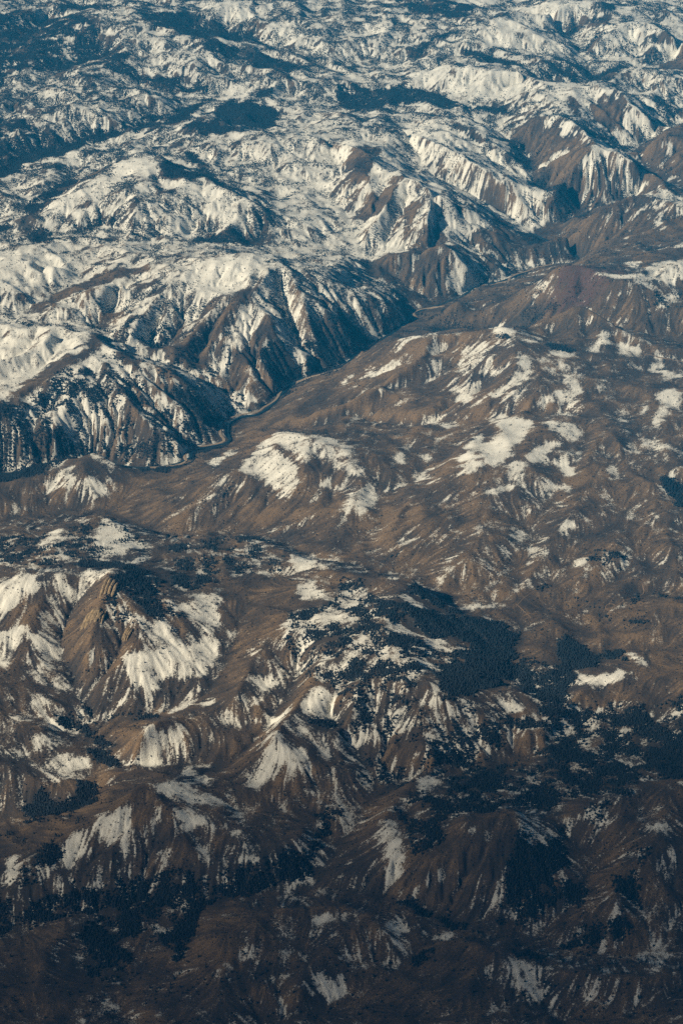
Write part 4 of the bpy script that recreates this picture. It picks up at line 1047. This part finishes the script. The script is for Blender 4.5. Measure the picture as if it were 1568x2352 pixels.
GX = np.gradient(Z, DX, axis=1); GY = np.gradient(Z, DX, axis=0)
CURV = blur(Z, 10) - Z                         # + in hollows, - on crests
SX = np.gradient(blur(Z, 14), DX, axis=1); SY = np.gradient(blur(Z, 14), DX, axis=0)
SL = np.hypot(SX, SY) + 1e-4
jj, ii = np.mgrid[0:NY, 0:NX]
# noise drawn out down the slope: the grain of gullies and wind-packed snow
FDX = DX / 2; FX = 2 * NX - 1; FY = 2 * NY - 1
DIRX = up(SX / SL, FY, FX).astype(np.float32); DIRY = up(SY / SL, FY, FX).astype(np.float32)
rs = np.random.RandomState(5)
wnz = rs.rand(FY, FX).astype(np.float32) - .5
STREAK = np.zeros((FY, FX), np.float32)
jj, ii = np.mgrid[0:FY, 0:FX].astype(np.float32)
for sgn in (-1, 1):
    fx = ii.copy(); fy = jj.copy()
    for k in range(12):
        a = np.clip(fx + .5, 0, FX - 1).astype(np.int32); b = np.clip(fy + .5, 0, FY - 1).astype(np.int32)
        STREAK += wnz[b, a] * ((1 - k / 12) if k else .5)
        fx += sgn * DIRX[b, a]; fy += sgn * DIRY[b, a]
STREAK /= STREAK.std()
wn2 = blur(rs.rand(NY, NX) - .5, 3); STREAK2 = np.zeros((NY, NX))
jj, ii = np.mgrid[0:NY, 0:NX].astype(np.float32)
for sgn in (-1, 1):
    fx = ii.copy(); fy = jj.copy()
    for k in range(14):
        a = np.clip(fx + .5, 0, NX - 1).astype(np.int32); b = np.clip(fy + .5, 0, NY - 1).astype(np.int32)
        STREAK2 += wn2[b, a] * ((1 - k / 14) if k else .5)
        fx += sgn * SX[b, a] / SL[b, a]; fy += sgn * SY[b, a] / SL[b, a]
STREAK2 /= STREAK2.std()
def streak(x, y):
    i = np.clip((x - X0) / FDX, 0, FX - 1.001); j = np.clip((y - Y0) / FDX, 0, FY - 1.001)
    p = i.astype(int); q = j.astype(int); f = i - p; g = j - q
    return (STREAK[q, p] * (1 - f) + STREAK[q, p + 1] * f) * (1 - g) + (STREAK[q + 1, p] * (1 - f) + STREAK[q + 1, p + 1] * f) * g

# ------------------------------------------------------------------ snow and tree cover maps
SNOW = np.full((NY, NX), .05); TREE = np.full((NY, NX), .03)
for r in COVER:
    s, f = r[0] / 100., r[1] / 100.; p = np.array(r[2:], float).reshape(-1, 2)
    i0 = max(0, int((p[:, 0].min() - X0) / DX)); i1 = min(NX, int((p[:, 0].max() - X0) / DX) + 2)
    j0 = max(0, int((p[:, 1].min() - Y0) / DX)); j1 = min(NY, int((p[:, 1].max() - Y0) / DX) + 2)
    if i1 <= i0 or j1 <= j0: continue
    yy, xx = np.mgrid[j0:j1, i0:i1]; xx = X0 + xx * DX; yy = Y0 + yy * DX
    ins = np.zeros(xx.shape, bool)
    for (x1, y1), (x2, y2) in zip(p, np.roll(p, -1, 0)):
        if y1 != y2: ins ^= ((y1 > yy) != (y2 > yy)) & (xx < (x2 - x1) * (yy - y1) / (y2 - y1) + x1)
    if s >= 0: SNOW[j0:j1, i0:i1][ins] = s
    if f >= 0: TREE[j0:j1, i0:i1][ins] = f
    elif s > .5: TREE[j0:j1, i0:i1][ins] = np.minimum(TREE[j0:j1, i0:i1][ins], .02)
SNOW = blur(SNOW, 7); TREE = blur(TREE, 6)
_k = np.clip((Y0 + np.arange(NY) * DX - 8200) / 800, 0, 1)[:, None]
TREE = TREE * (1 - _k) + blur(TREE, 40) * _k

def cover(x, y):
    wx = x + 16 * vnoise(x / 60, y / 60, 201) + 7 * vnoise(x / 21, y / 21, 203)
    wy = y + 16 * vnoise(x / 60, y / 60, 202) + 7 * vnoise(x / 21, y / 21, 204)
    s = bil(SNOW, wx, wy); t = bil(TREE, wx, wy)
    gx = bil(GX, x, y); cv = bil(CURV, x, y); st = streak(x, y)
    lee = np.clip(gx * -1.0, -.6, .6)             # slopes that fall away from the low sun keep their snow
    n = fbm(x / 90, y / 90, 4, 300, .6)
    amp = .62 + .38 * np.clip(4 * s * (1 - s), 0, 1)
    n3 = fbm(x / 34, y / 34, 3, 330, .65)
    s = np.where(s > .5, .5 + (s - .5) * 1.0, s)
    s2 = s + amp * ((.30 * st - .02) * np.clip(bil(SL, x, y) * 3, .3, 1) - .20 * bil(STREAK2, x, y) * np.clip(bil(SL, x, y) * 3, .3, 1) + .50 * lee + .26 * n + .42 * n3 - .03 + .05 * np.clip(cv, -4, 4))
    return s2, t, st, cv, n

# ------------------------------------------------------------------ helpers
def put(o, label=None, cat=None, group=None, kind=None, parent=None):
    col.objects.link(o)
    if label: o['label'] = label
    if cat: o['category'] = cat
    if group: o['group'] = group
    if kind: o['kind'] = kind
    if parent: o.parent = parent
    return o
def mesh_obj(name, verts, faces, mat, smooth=True, **kw):
    me = bpy.data.meshes.new(name); me.from_pydata([tuple(v) for v in verts], [], [tuple(f) for f in faces])
    me.materials.append(mat)
    if smooth: me.polygons.foreach_set('use_smooth', [True] * len(me.polygons))
    me.update()
    return put(bpy.data.objects.new(name, me), **kw)
def new_mat(name):
    m = bpy.data.materials.new(name); m.use_nodes = True
    return m, m.node_tree.nodes, m.node_tree.links, m.node_tree.nodes['Principled BSDF']
def height(x, y):
    x = np.asarray(x, float); y = np.asarray(y, float)
    d = 1.6 * vnoise(x / 31, y / 31, 401) + .9 * vnoise(x / 13, y / 13, 402) + .5 * vnoise(x / 6, y / 6, 403)
    k = np.clip(bil(SL, x, y) * 3.2, .08, 1)
    return cub(Z, x, y) + (d + .7 * streak(x, y) + (.45 + .5 * beyond_river(x, y)) * bil(STREAK2, x, y)) * k

# ------------------------------------------------------------------ terrain material
m_ground, N, K, B = new_mat('grass_and_snow')
B.inputs['Roughness'].default_value = .9
def node(t, **kw):
    n = N.new(t)
    for k, v in kw.items(): setattr(n, k, v)
    return n
def attr(name): return node('ShaderNodeAttribute', attribute_name=name).outputs['Fac']
def noise_n(scale, detail, rough=.6):
    n = node('ShaderNodeTexNoise'); n.inputs['Scale'].default_value = scale; n.inputs['Detail'].default_value = detail
    n.inputs['Roughness'].default_value = rough; K.new(co, n.inputs['Vector']); return n.outputs['Fac']
def mth(op, a, b=0., c=None):
    n = node('ShaderNodeMath', operation=op)
    for i, v in enumerate((a, b) if c is None else (a, b, c)):
        if isinstance(v, (int, float)): n.inputs[i].default_value = v
        else: K.new(v, n.inputs[i])
    return n.outputs[0]
def mixc(f, a, b):
    n = node('ShaderNodeMix', data_type='RGBA')
    for i, v in ((0, f), (6, a), (7, b)):
        if isinstance(v, (int, float)): n.inputs[i].default_value = v
        elif isinstance(v, tuple): n.inputs[i].default_value = v + (1,)
        else: K.new(v, n.inputs[i])
    return n.outputs[2]
def ramp(f, a, b):
    n = node('ShaderNodeMapRange', interpolation_type='SMOOTHSTEP'); K.new(f, n.inputs[0])
    n.inputs[1].default_value = a; n.inputs[2].default_value = b; return n.outputs[0]
co = node('ShaderNodeTexCoord').outputs['Object']
fine = noise_n(.24, 4, .75)            # a few metres: tussocks, stones, patches of thaw
mid = noise_n(.03, 3, .6)
s_in = mth('ADD', attr('snow'), mth('MULTIPLY', mth('SUBTRACT', fine, .5), mth('SUBTRACT', 1.9, mth('MULTIPLY', attr('high'), 1.1))))
s_in = mth('ADD', s_in, mth('MULTIPLY', mth('SUBTRACT', mid, .5), .5))
sfac = ramp(s_in, .30, .60)
tone = mth('ADD', attr('tone'), mth('MULTIPLY', mth('SUBTRACT', fine, .5), 1.3))
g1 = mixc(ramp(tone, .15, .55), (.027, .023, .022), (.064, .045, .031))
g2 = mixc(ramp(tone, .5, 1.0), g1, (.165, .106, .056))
red = ramp(attr('red'), .3, .8)
g3 = mixc(red, g2, (.085, .045, .038))
scrub = ramp(mth('ADD', noise_n(.11, 3, .7), mth('MULTIPLY', tone, -.28)), .44, .56)
g3 = mixc(mth('MULTIPLY', scrub, .65), g3, (.022, .022, .022))
shrub = ramp(mth('ADD', noise_n(.32, 2, .55), mth('MULTIPLY', mid, .25)), .66, .74)
g3 = mixc(mth('MULTIPLY', shrub, .7), g3, (.018, .020, .019))
g4 = mixc(mth('MULTIPLY', attr('litter'), .75), g3, (.018, .020, .021))
snowc = mixc(fine, (.64, .615, .53), (.86, .83, .72))
tuft = noise_n(.55, 2, .6)
sfac = mth('MULTIPLY', sfac, mth('ADD', .30, mth('MULTIPLY', ramp(mth('ADD', tuft, mth('MULTIPLY', attr('snow'), .35)), .42, .92), .70)))
K.new(mixc(sfac, g4, snowc), B.inputs['Base Color'])
bp = node('ShaderNodeBump'); bp.inputs['Strength'].default_value = .7; bp.inputs['Distance'].default_value = 3.0
K.new(fine, bp.inputs['Height']); K.new(bp.outputs[0], B.inputs['Normal'])

# ------------------------------------------------------------------ terrain: one sheet, finer towards the viewer
ang = np.linspace(math.atan2(CAM_H, 4280), math.atan2(CAM_H, 13300), 1180)
rows = np.concatenate([np.linspace(800, 4200, 18), CAM_H / np.tan(ang), 13300 + 60 * np.arange(1, 20) ** 1.8])
u = np.linspace(-1, 1, 880); out = np.linspace(.15, 1, 12) ** 1.5
HW = .185 * np.hypot(rows, CAM_H) + 60
core = HW[:, None] * u[None]
side = HW[:, None] + (9000 - HW[:, None]) * out[None]
VX = np.concatenate([-side[:, ::-1], core, side], 1); VY = np.repeat(rows[:, None], VX.shape[1], 1)
ny_, nx_ = VX.shape
vx = VX.ravel(); vy = VY.ravel()
vz = height(vx, vy)
beyond = np.clip((np.abs(vx) - 2600) / 1500, 0, 1) + np.clip((vy - 15000) / 2000, 0, 1)
vz = vz + np.clip(beyond, 0, 1) * 120 * fbm(vx / 1500, vy / 1500, 4, 500, .5, True)
me = bpy.data.meshes.new('terrain')
me.vertices.add(len(vx)); me.vertices.foreach_set('co', np.column_stack([vx, vy, vz]).astype(np.float32).ravel())
a = (np.arange(ny_ - 1)[:, None] * nx_ + np.arange(nx_ - 1)[None]).ravel()
quads = np.column_stack([a, a + 1, a + nx_ + 1, a + nx_]).astype(np.int32)
nq = len(quads)
me.loops.add(nq * 4); me.loops.foreach_set('vertex_index', quads.ravel())
me.polygons.add(nq); me.polygons.foreach_set('loop_start', np.arange(0, nq * 4, 4, dtype=np.int32))
me.polygons.foreach_set('use_smooth', np.ones(nq, bool))
me.update(calc_edges=True); me.validate()
s2, tt, st, cv, nn = cover(vx, vy)
def vattr(n, v):
    a_ = me.attributes.new(n, 'FLOAT', 'POINT'); a_.data.foreach_set('value', v.astype(np.float32))
vattr('snow', s2)
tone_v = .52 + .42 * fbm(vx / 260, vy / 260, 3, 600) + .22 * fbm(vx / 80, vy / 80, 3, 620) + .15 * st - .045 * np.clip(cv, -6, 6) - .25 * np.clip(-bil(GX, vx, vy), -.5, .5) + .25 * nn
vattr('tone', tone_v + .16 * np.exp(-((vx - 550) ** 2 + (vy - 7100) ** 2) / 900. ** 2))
vattr('high', np.clip((vy - 8300) / 1500, 0, 1))
vattr('litter', np.clip(tt * 1.1 - .05, 0, 1))
rx, ry = 903, 8420
vattr('red', np.exp(-((vx - rx) ** 2 + (vy - ry) ** 2) / 190. ** 2) * (.75 + .3 * st) + .45 * np.clip(fbm(vx / 400, vy / 400, 3, 650), 0, .7))
me.materials.append(m_ground)
put(bpy.data.objects.new('terrain', me), label='snow streaked brown mountain terrain cut by a winding river canyon', cat='terrain', kind='structure')

# ------------------------------------------------------------------ river, creeks, roads
m_water, N, K, B = new_mat('river_water')
B.inputs['Base Color'].default_value = (.012, .030, .042, 1); B.inputs['Roughness'].default_value = .18
co = node('ShaderNodeTexCoord').outputs['Object']
bp = node('ShaderNodeBump'); bp.inputs['Strength'].default_value = .2; K.new(noise_n(.4, 3), bp.inputs['Height']); K.new(bp.outputs[0], B.inputs['Normal'])
m_road, N, K, B = new_mat('pale_gravel')
co = node('ShaderNodeTexCoord').outputs['Object']
K.new(mixc(noise_n(.2, 4), (.18, .135, .09), (.30, .225, .15)), B.inputs['Base Color']); B.inputs['Roughness'].default_value = .95
m_track, N, K, B = new_mat('tan_dirt')
co = node('ShaderNodeTexCoord').outputs['Object']
K.new(mixc(noise_n(.2, 4), (.10, .068, .043), (.17, .115, .07)), B.inputs['Base Color']); B.inputs['Roughness'].default_value = .95
m_scrub, N, K, B = new_mat('creek_scrub')
co = node('ShaderNodeTexCoord').outputs['Object']
K.new(mixc(noise_n(.15, 4), (.022, .026, .028), (.055, .045, .042)), B.inputs['Base Color']); B.inputs['Roughness'].default_value = 1

def ribbon(name, p, w, lift, mat, wob=0., smooth_z=7, **kw):
    q = densify(smoothline(np.asarray(p, float)), 6.)
    d = np.gradient(q[:, :2], axis=0); n = np.column_stack([-d[:, 1], d[:, 0]]); n /= np.linalg.norm(n, axis=1, keepdims=True) + 1e-9
    zc = np.max([height(q[:, 0] + n[:, 0] * w * t, q[:, 1] + n[:, 1] * w * t) for t in (-.5, 0, .5)], axis=0)
    k = np.ones(smooth_z) / smooth_z
    zc = np.maximum(zc, np.convolve(np.pad(zc, smooth_z // 2, mode='edge'), k, 'valid')) + lift
    V = []; F = []
    for i in range(len(q)):
        ww = w * .5 * (1 + wob * vnoise(np.array([i * .37]), np.array([3.3]), 77)[0] * 1.4)
        x, y = q[i, :2]; nx, ny = n[i]
        # a bank on each side, so that the strip has real depth
        V += [(x + nx * (ww + 2.5), y + ny * (ww + 2.5), zc[i] - 3.), (x + nx * ww, y + ny * ww, zc[i]), (x - nx * ww, y - ny * ww, zc[i]), (x - nx * (ww + 2.5), y - ny * (ww + 2.5), zc[i] - 3.)]
        if i:
            b = 4 * i
            for c in range(3): F.append((b - 4 + c, b - 3 + c, b + 1 + c, b + c))
    return mesh_obj(name, V, F, mat, False, **kw)
ribbon('river', L[0], 10., .5, m_water, .4, 15, label='dark narrow river winding along the canyon floor', cat='river', kind='structure')
for i, p in enumerate(roads):
    ribbon('canyon_road', p, 8.0, .9, m_road, .1, 9, label=ROAD_LABELS[i], cat='road', kind='structure')
for i, p in enumerate(TRACKS):
    ribbon('dirt_track', np.array(p, float).reshape(-1, 2), 2.4, .4, m_track, .2, label=TRACK_LABELS[i], cat='track', kind='structure')

# ------------------------------------------------------------------ trees
m_needle, N, K, B = new_mat('conifer_needles')
oi = node('ShaderNodeObjectInfo'); 
co = node('ShaderNodeTexCoord').outputs['Object']
K.new(mixc(noise_n(.8, 2), (.0025, .0105, .019), (.006, .018, .028)), B.inputs['Base Color']); B.inputs['Roughness'].default_value = .9
m_bark, N, K, B = new_mat('bark')
B.inputs['Base Color'].default_value = (.05, .035, .025, 1)

def candidates(ya, yb, sp, seed):
    hw = .165 * math.hypot(yb, CAM_H) + 60
    nx = int(2 * hw / sp); ny = int((yb - ya) / sp)
    r = np.random.RandomState(seed)
    j, i = np.mgrid[0:ny, 0:nx]
    x = -hw + (i + r.rand(ny, nx)) * sp; y = ya + (j + r.rand(ny, nx)) * sp
    x = x.ravel(); y = y.ravel(); k = np.abs(x) < .165 * np.hypot(y, CAM_H) + 60
    x = x[k]; y = y[k]
    wx = x + 30 * vnoise(x / 60, y / 60, 211) + 9 * vnoise(x / 15, y / 15, 212); wy = y + 30 * vnoise(x / 60, y / 60, 213) + 9 * vnoise(x / 15, y / 15, 214)
    t = bil(TREE, wx, wy)
    w_ = 70 if ya < 8000 else 85
    n = 1.3 * fbm(x / w_, y / w_, 4, 700, .65)
    lee = np.clip(-bil(GX, x, y), -.5, .5)
    mid_ = np.clip(4 * t * (1 - t), .45, 1)
    p = t + mid_ * (1.0 * n + .35 * lee + .03 * np.clip(bil(CURV, x, y), -5, 5) + .05 * streak(x, y))
    p = np.where(t > .08, np.clip((p - .12) * 1.35, 0, 1) ** 1.1 if ya < 8000 else np.clip((p - .12) * 1.5, 0, 1), np.clip(t * (1 + 1.5 * n), 0, 1) * .8)
    k = r.rand(len(x)) < p
    return x[k], y[k], t[k], r.rand(k.sum()), r.rand(k.sum())
bands = [candidates(4300, 6300, 3.7, 1), candidates(6300, 8300, 4.2, 2), candidates(8300, 13300, 4.4, 3)]
def keep_off(x, y):
    # no tree on the road or in the river
    ok = np.ones(len(x), bool)
    for p in [L[0][:, :2]] + [r[:, :2] for r in roads]:
        q = densify(smoothline(p), 8.)
        lo = q.min(0) - 20; hi = q.max(0) + 20
        c = np.where((x > lo[0]) & (x < hi[0]) & (y > lo[1]) & (y < hi[1]))[0]
        for s in range(0, len(c), 20000):
            cc = c[s:s + 20000]
            d = ((x[cc, None] - q[None, :, 0]) ** 2 + (y[cc, None] - q[None, :, 1]) ** 2).min(1)
            ok[cc[d < 11 ** 2]] = False
    return ok

def forest_nodes(sides, tag):
    g = bpy.data.node_groups.new('forest_' + tag, 'GeometryNodeTree')
    g.interface.new_socket('Geometry', in_out='INPUT', socket_type='NodeSocketGeometry')
    g.interface.new_socket('Geometry', in_out='OUTPUT', socket_type='NodeSocketGeometry')
    n = g.nodes; l = g.links
    gi = n.new('NodeGroupInput'); go = n.new('NodeGroupOutput')
    mp = n.new('GeometryNodeMeshToPoints'); l.new(gi.outputs[0], mp.inputs['Mesh'])
    jn = n.new('GeometryNodeJoinGeometry')
    for rb, rt, d, z in ((.34, .13, .42, .10), (.24, .0, .56, .44)):
        c = n.new('GeometryNodeMeshCone'); c.fill_type = 'NONE'
        c.inputs['Vertices'].default_value = sides; c.inputs['Side Segments'].default_value = 1
        c.inputs['Radius Bottom'].default_value = rb; c.inputs['Radius Top'].default_value = rt; c.inputs['Depth'].default_value = d
        tr = n.new('GeometryNodeTransform'); tr.inputs['Translation'].default_value = (0, 0, z)
        l.new(c.outputs['Mesh'], tr.inputs['Geometry']); l.new(tr.outputs[0], jn.inputs[0])
    sm = n.new('GeometryNodeSetMaterial'); sm.inputs['Material'].default_value = m_needle; l.new(jn.outputs[0], sm.inputs['Geometry'])
    ip = n.new('GeometryNodeInstanceOnPoints'); l.new(mp.outputs[0], ip.inputs['Points']); l.new(sm.outputs[0], ip.inputs['Instance'])
    na = n.new('GeometryNodeInputNamedAttribute'); na.data_type = 'FLOAT_VECTOR'; na.inputs['Name'].default_value = 'size'; l.new(na.outputs[0], ip.inputs['Scale'])
    nr = n.new('GeometryNodeInputNamedAttribute'); nr.data_type = 'FLOAT_VECTOR'; nr.inputs['Name'].default_value = 'turn'; l.new(nr.outputs[0], ip.inputs['Rotation'])
    l.new(ip.outputs[0], go.inputs[0]); return g
GNF = forest_nodes(6, 'near'); GNC = forest_nodes(5, 'far')
def forest(label, x, y, h, r, gn):
    n = len(x); z = height(x, y) - .3
    me = bpy.data.meshes.new('conifer_forest'); me.vertices.add(n)
    me.vertices.foreach_set('co', np.column_stack([x, y, z]).astype(np.float32).ravel())
    a_ = me.attributes.new('size', 'FLOAT_VECTOR', 'POINT'); wd = h * (.75 + .6 * r)
    a_.data.foreach_set('vector', np.column_stack([wd, wd, h]).astype(np.float32).ravel())
    a_ = me.attributes.new('turn', 'FLOAT_VECTOR', 'POINT')
    a_.data.foreach_set('vector', np.column_stack([.1 * (r - .5), .1 * (h % 1 - .5), r * 6.28]).astype(np.float32).ravel())
    me.materials.append(m_needle)
    o = put(bpy.data.objects.new('conifer_forest', me), label=label, cat='forest', kind='stuff')
    md = o.modifiers.new('trees', 'NODES'); md.node_group = gn
    return o
def proj(x, y, z):
    c, s = math.cos(math.radians(27)), math.sin(math.radians(27)); zz = z - CAM_H
    f = y * c - zz * s; return x / f / (18 / 85), (y * s + zz * c) / f / (18 / 85)

# the single pines that stand clear of the woods nearest the viewer
m_bark_ = m_bark
rnd = random.Random(4)
def pine_meshes(k):
    V = []; F = []
    for rb, rt, z0, z1 in ((.25, .10, .14, .50), (.19, .06, .38, .76), (.12, .0, .64, 1.0)):
        b = len(V); ns = 8
        for z, r_ in ((z0, rb), (z1, rt)):
            for i in range(ns):
                a_ = i / ns * 6.283 + rnd.random() * .3; rr = r_ * (.75 + .5 * rnd.random()) + .004
                V.append((math.cos(a_) * rr, math.sin(a_) * rr, z + (rnd.random() - .5) * .05))
        for i in range(ns): F.append((b + i, b + (i + 1) % ns, b + ns + (i + 1) % ns, b + ns + i))
        F.append(tuple(b + i for i in range(ns))[::-1]); F.append(tuple(b + ns + i for i in range(ns)))
    cm = bpy.data.meshes.new('crown'); cm.from_pydata(V, [], F); cm.materials.append(m_needle)
    V = []; F = []; ns = 6
    for z, r_ in ((-.08, .032), (.5, .014)):
        for i in range(ns): V.append((math.cos(i / ns * 6.283) * r_, math.sin(i / ns * 6.283) * r_, z))
    for i in range(ns): F.append((i, (i + 1) % ns, ns + (i + 1) % ns, ns + i))
    F.append(tuple(range(ns, 2 * ns)))
    tm = bpy.data.meshes.new('trunk'); tm.from_pydata(V, [], F); tm.materials.append(m_bark_)
    return cm, tm
PM = [pine_meshes(k) for k in range(5)]
x, y, t, r, h = [np.concatenate([bands[i][j] for i in (0,)]) for j in range(5)]
k = keep_off(x, y); x, y, t, r, h = x[k], y[k], t[k], r[k], h[k]
px, py = proj(x, y, bil(Z, x, y))
inview = (np.abs(px) < .66) & (np.abs(py) < .99)
lone = np.where(inview & (t < .10) & (y < 5900))[0]
lone = lone[np.argsort(y[lone])]
rr_ = np.random.RandomState(9)
if len(lone) > 300: lone = np.sort(rr_.choice(lone[:900], 300, replace=False))
single = np.zeros(len(x), bool); single[lone] = True
for i in lone:
    e = bpy.data.objects.new('pine_tree', None)
    zi = float(height(x[i:i + 1], y[i:i + 1])[0])
    side_ = 'left' if px[i] < -.22 else ('right' if px[i] > .22 else 'middle')
    low_ = y[i] < 4800
    lb = 'small dark pine alone on the %s brown hills, %s third of the view' % ('lowest' if low_ else 'second lowest', side_)
    gp = 'pines dotted over the %s brown hills, %s' % ('lowest' if low_ else 'second lowest', side_)
    put(e, label=lb, cat='pine tree', group=gp)
    H_ = 5.0 + 5.5 * h[i]
    e.location = (x[i], y[i], zi - .2); e.rotation_euler = (0, 0, r[i] * 6.28); e.scale = (H_ * (.9 + .5 * r[i]),) * 2 + (H_,)
    cm, tm = PM[int(h[i] * 997) % 5]
    put(bpy.data.objects.new('crown', cm), parent=e); put(bpy.data.objects.new('trunk', tm), parent=e)

def size_of(h, t): return np.where(t < .08, 2.6 + 3 * h, 4.2 + 4.8 * h)
k = ~single; x, y, t, r, h = x[k], y[k], t[k], r[k], h[k]
low = y < 5400
forest('dense dark conifer belts on the lowest slopes and along the near creek', x[low], y[low], size_of(h[low], t[low]), r[low], GNF)
forest('dark conifer forest on the foreground ridge below the brown meadow', x[~low], y[~low], size_of(h[~low], t[~low]), r[~low], GNF)
x, y, t, r, h = bands[1]; k = keep_off(x, y); x, y, t, r, h = x[k], y[k], t[k], r[k], h[k]
forest('blue dark conifers on the shaded canyon walls above the river', x, y, size_of(h, t), r, GNF)
x, y, t, r, h = bands[2]; k = keep_off(x, y); x, y, t, r, h = x[k], y[k], t[k], r[k], h[k]
forest('hazy blue woods over the snowy high country in the distance', x, y, np.where(t < .55, 3.2 + 3 * h, 5. + 4 * h), r, GNC)
print('TREES', [len(b[0]) for b in bands], len(lone))

# ------------------------------------------------------------------ rock outcrops
m_rock, N, K, B = new_mat('tan_granite')
co = node('ShaderNodeTexCoord').outputs['Object']
K.new(mixc(ramp(noise_n(.12, 5, .65), .35, .65), (.14, .105, .065), (.33, .235, .125)), B.inputs['Base Color']); B.inputs['Roughness'].default_value = .95
bp = node('ShaderNodeBump'); bp.inputs['Strength'].default_value = .8; bp.inputs['Distance'].default_value = 2; K.new(noise_n(.25, 5), bp.inputs['Height']); K.new(bp.outputs[0], B.inputs['Normal'])
def rock(label, pts, wide, high, seed):
    """A tilted fin of granite along a line on the slope, split by steep joints into slabs."""
    q = densify(np.array(pts, float).reshape(-1, 2), 5.); n = len(q)
    e = bpy.data.objects.new('rock_outcrop', None); zb = height(q[:, 0], q[:, 1])
    c = q.mean(0); e.location = (c[0], c[1], float(zb.mean())); put(e, label=label, cat='rock outcrop')
    d = q[-1] - q[0]; d /= np.linalg.norm(d); nn_ = np.array([-d[1], d[0]])
    r = random.Random(seed); rows_ = 4
    for s in range(rows_):
        off = (s / (rows_ - 1) - .5) * wide
        V = []; F = []; m = 11
        a0 = r.uniform(0, .12); a1 = 1 - r.uniform(0, .15)
        for i in range(m):
            f = a0 + (a1 - a0) * i / (m - 1); ctr = q[0] + (q[-1] - q[0]) * f + nn_ * off
            prof = math.sin(math.pi * min(1, max(0, i / (m - 1)))) ** .5
            hh = high * prof * (1 - .3 * abs(off) / wide) * r.uniform(.75, 1.15) + .5; w = wide / rows_ * .62 * (.45 + .55 * prof)
            g = float(height(ctr[:1], ctr[1:2])[0]) - 3
            for (o_, hz) in ((-w, 0), (-w * .85, hh * .75), (-w * .1, hh * 1.0), (w * .8, hh * .8), (w, 0)):
                p_ = ctr + nn_ * (o_ + r.uniform(-.8, .8))
                V.append((p_[0] - c[0], p_[1] - c[1], g + hz + 3 * (hz > 0) - e.location[2]))
            if i:
                b = i * 5
                for k_ in range(4): F.append((b - 5 + k_, b - 4 + k_, b + 1 + k_, b + k_))
        F.append(tuple(range(5))); F.append(tuple(range((m - 1) * 5, m * 5))[::-1])
        mesh_obj('slab', V, F, m_rock, False, parent=e)
for lb, pts, w, h_, sd in ROCKS: rock(lb, pts, w, h_, sd)

# ------------------------------------------------------------------ haze
mh = bpy.data.materials.new('haze'); mh.use_nodes = True; N = mh.node_tree.nodes; K = mh.node_tree.links; N.clear()
pv = N.new('ShaderNodeVolumePrincipled'); pv.inputs['Color'].default_value = (.02, .44, .92) + (1,); pv.inputs['Density'].default_value = 2.9e-5; pv.inputs['Anisotropy'].default_value = -.25
ho = N.new('ShaderNodeOutputMaterial'); K.new(pv.outputs[0], ho.inputs['Volume'])
zlo = float(vz.min()) - 3
hz = [(sx * 9600, ys, z) for z in (zlo, CAM_H + 60) for sx, ys in ((-1, -300), (1, -300), (1, 28500), (-1, 28500))]
mesh_obj('haze', hz, [(3, 2, 1, 0), (4, 5, 6, 7), (0, 1, 5, 4), (1, 2, 6, 5), (2, 3, 7, 6), (3, 0, 4, 7)], mh, False,
         label='thin blue haze filling the air over the mountains', cat='haze', kind='stuff')

# ------------------------------------------------------------------ added cloudbank, unseen high up left, put there to darken the near hills
mc = bpy.data.materials.new('shade_cloud_vapour'); mc.use_nodes = True; N = mc.node_tree.nodes; K = mc.node_tree.links; N.clear()
pv = N.new('ShaderNodeVolumePrincipled'); pv.inputs['Color'].default_value = (.96, .97, 1, 1); pv.inputs['Density'].default_value = 2.4e-3; pv.inputs['Anisotropy'].default_value = .4
ho = N.new('ShaderNodeOutputMaterial'); K.new(pv.outputs[0], ho.inputs['Volume'])
sv = np.array([math.sin(math.radians(SUN_AZ)) * math.cos(math.radians(SUN_EL)), math.cos(math.radians(SUN_AZ)) * math.cos(math.radians(SUN_EL)), math.sin(math.radians(SUN_EL))])
CZ = 4700.; cc_ = np.array([1700, 3000, 0]) + sv * (CZ / sv[2])
V = []; F = []; nu, nv = 96, 40
for j in range(nv + 1):
    th = math.pi * j / nv
    for i in range(nu):
        ph = 2 * math.pi * i / nu
        V.append((math.sin(th) * math.cos(ph), math.sin(th) * math.sin(ph), math.cos(th)))
V = np.array(V)
bump = 1 + .22 * fbm(V[:, 0] * 2 + 5, V[:, 1] * 2 + V[:, 2], 4, 800)
V = V * bump[:, None] * np.array([5600, 2550, 330.]); V[:, 2] = np.where(V[:, 2] < 0, V[:, 2] * .6, V[:, 2])
for j in range(nv):
    for i in range(nu): F.append((j * nu + i, (j + 1) * nu + i, (j + 1) * nu + (i + 1) % nu, j * nu + (i + 1) % nu))
cl = mesh_obj('shade_cloud', V, F, mc, True, label='soft grey cloudbank added out of view to shade the nearest hills', cat='shade_cloud', kind='stuff')
cl.location = cc_
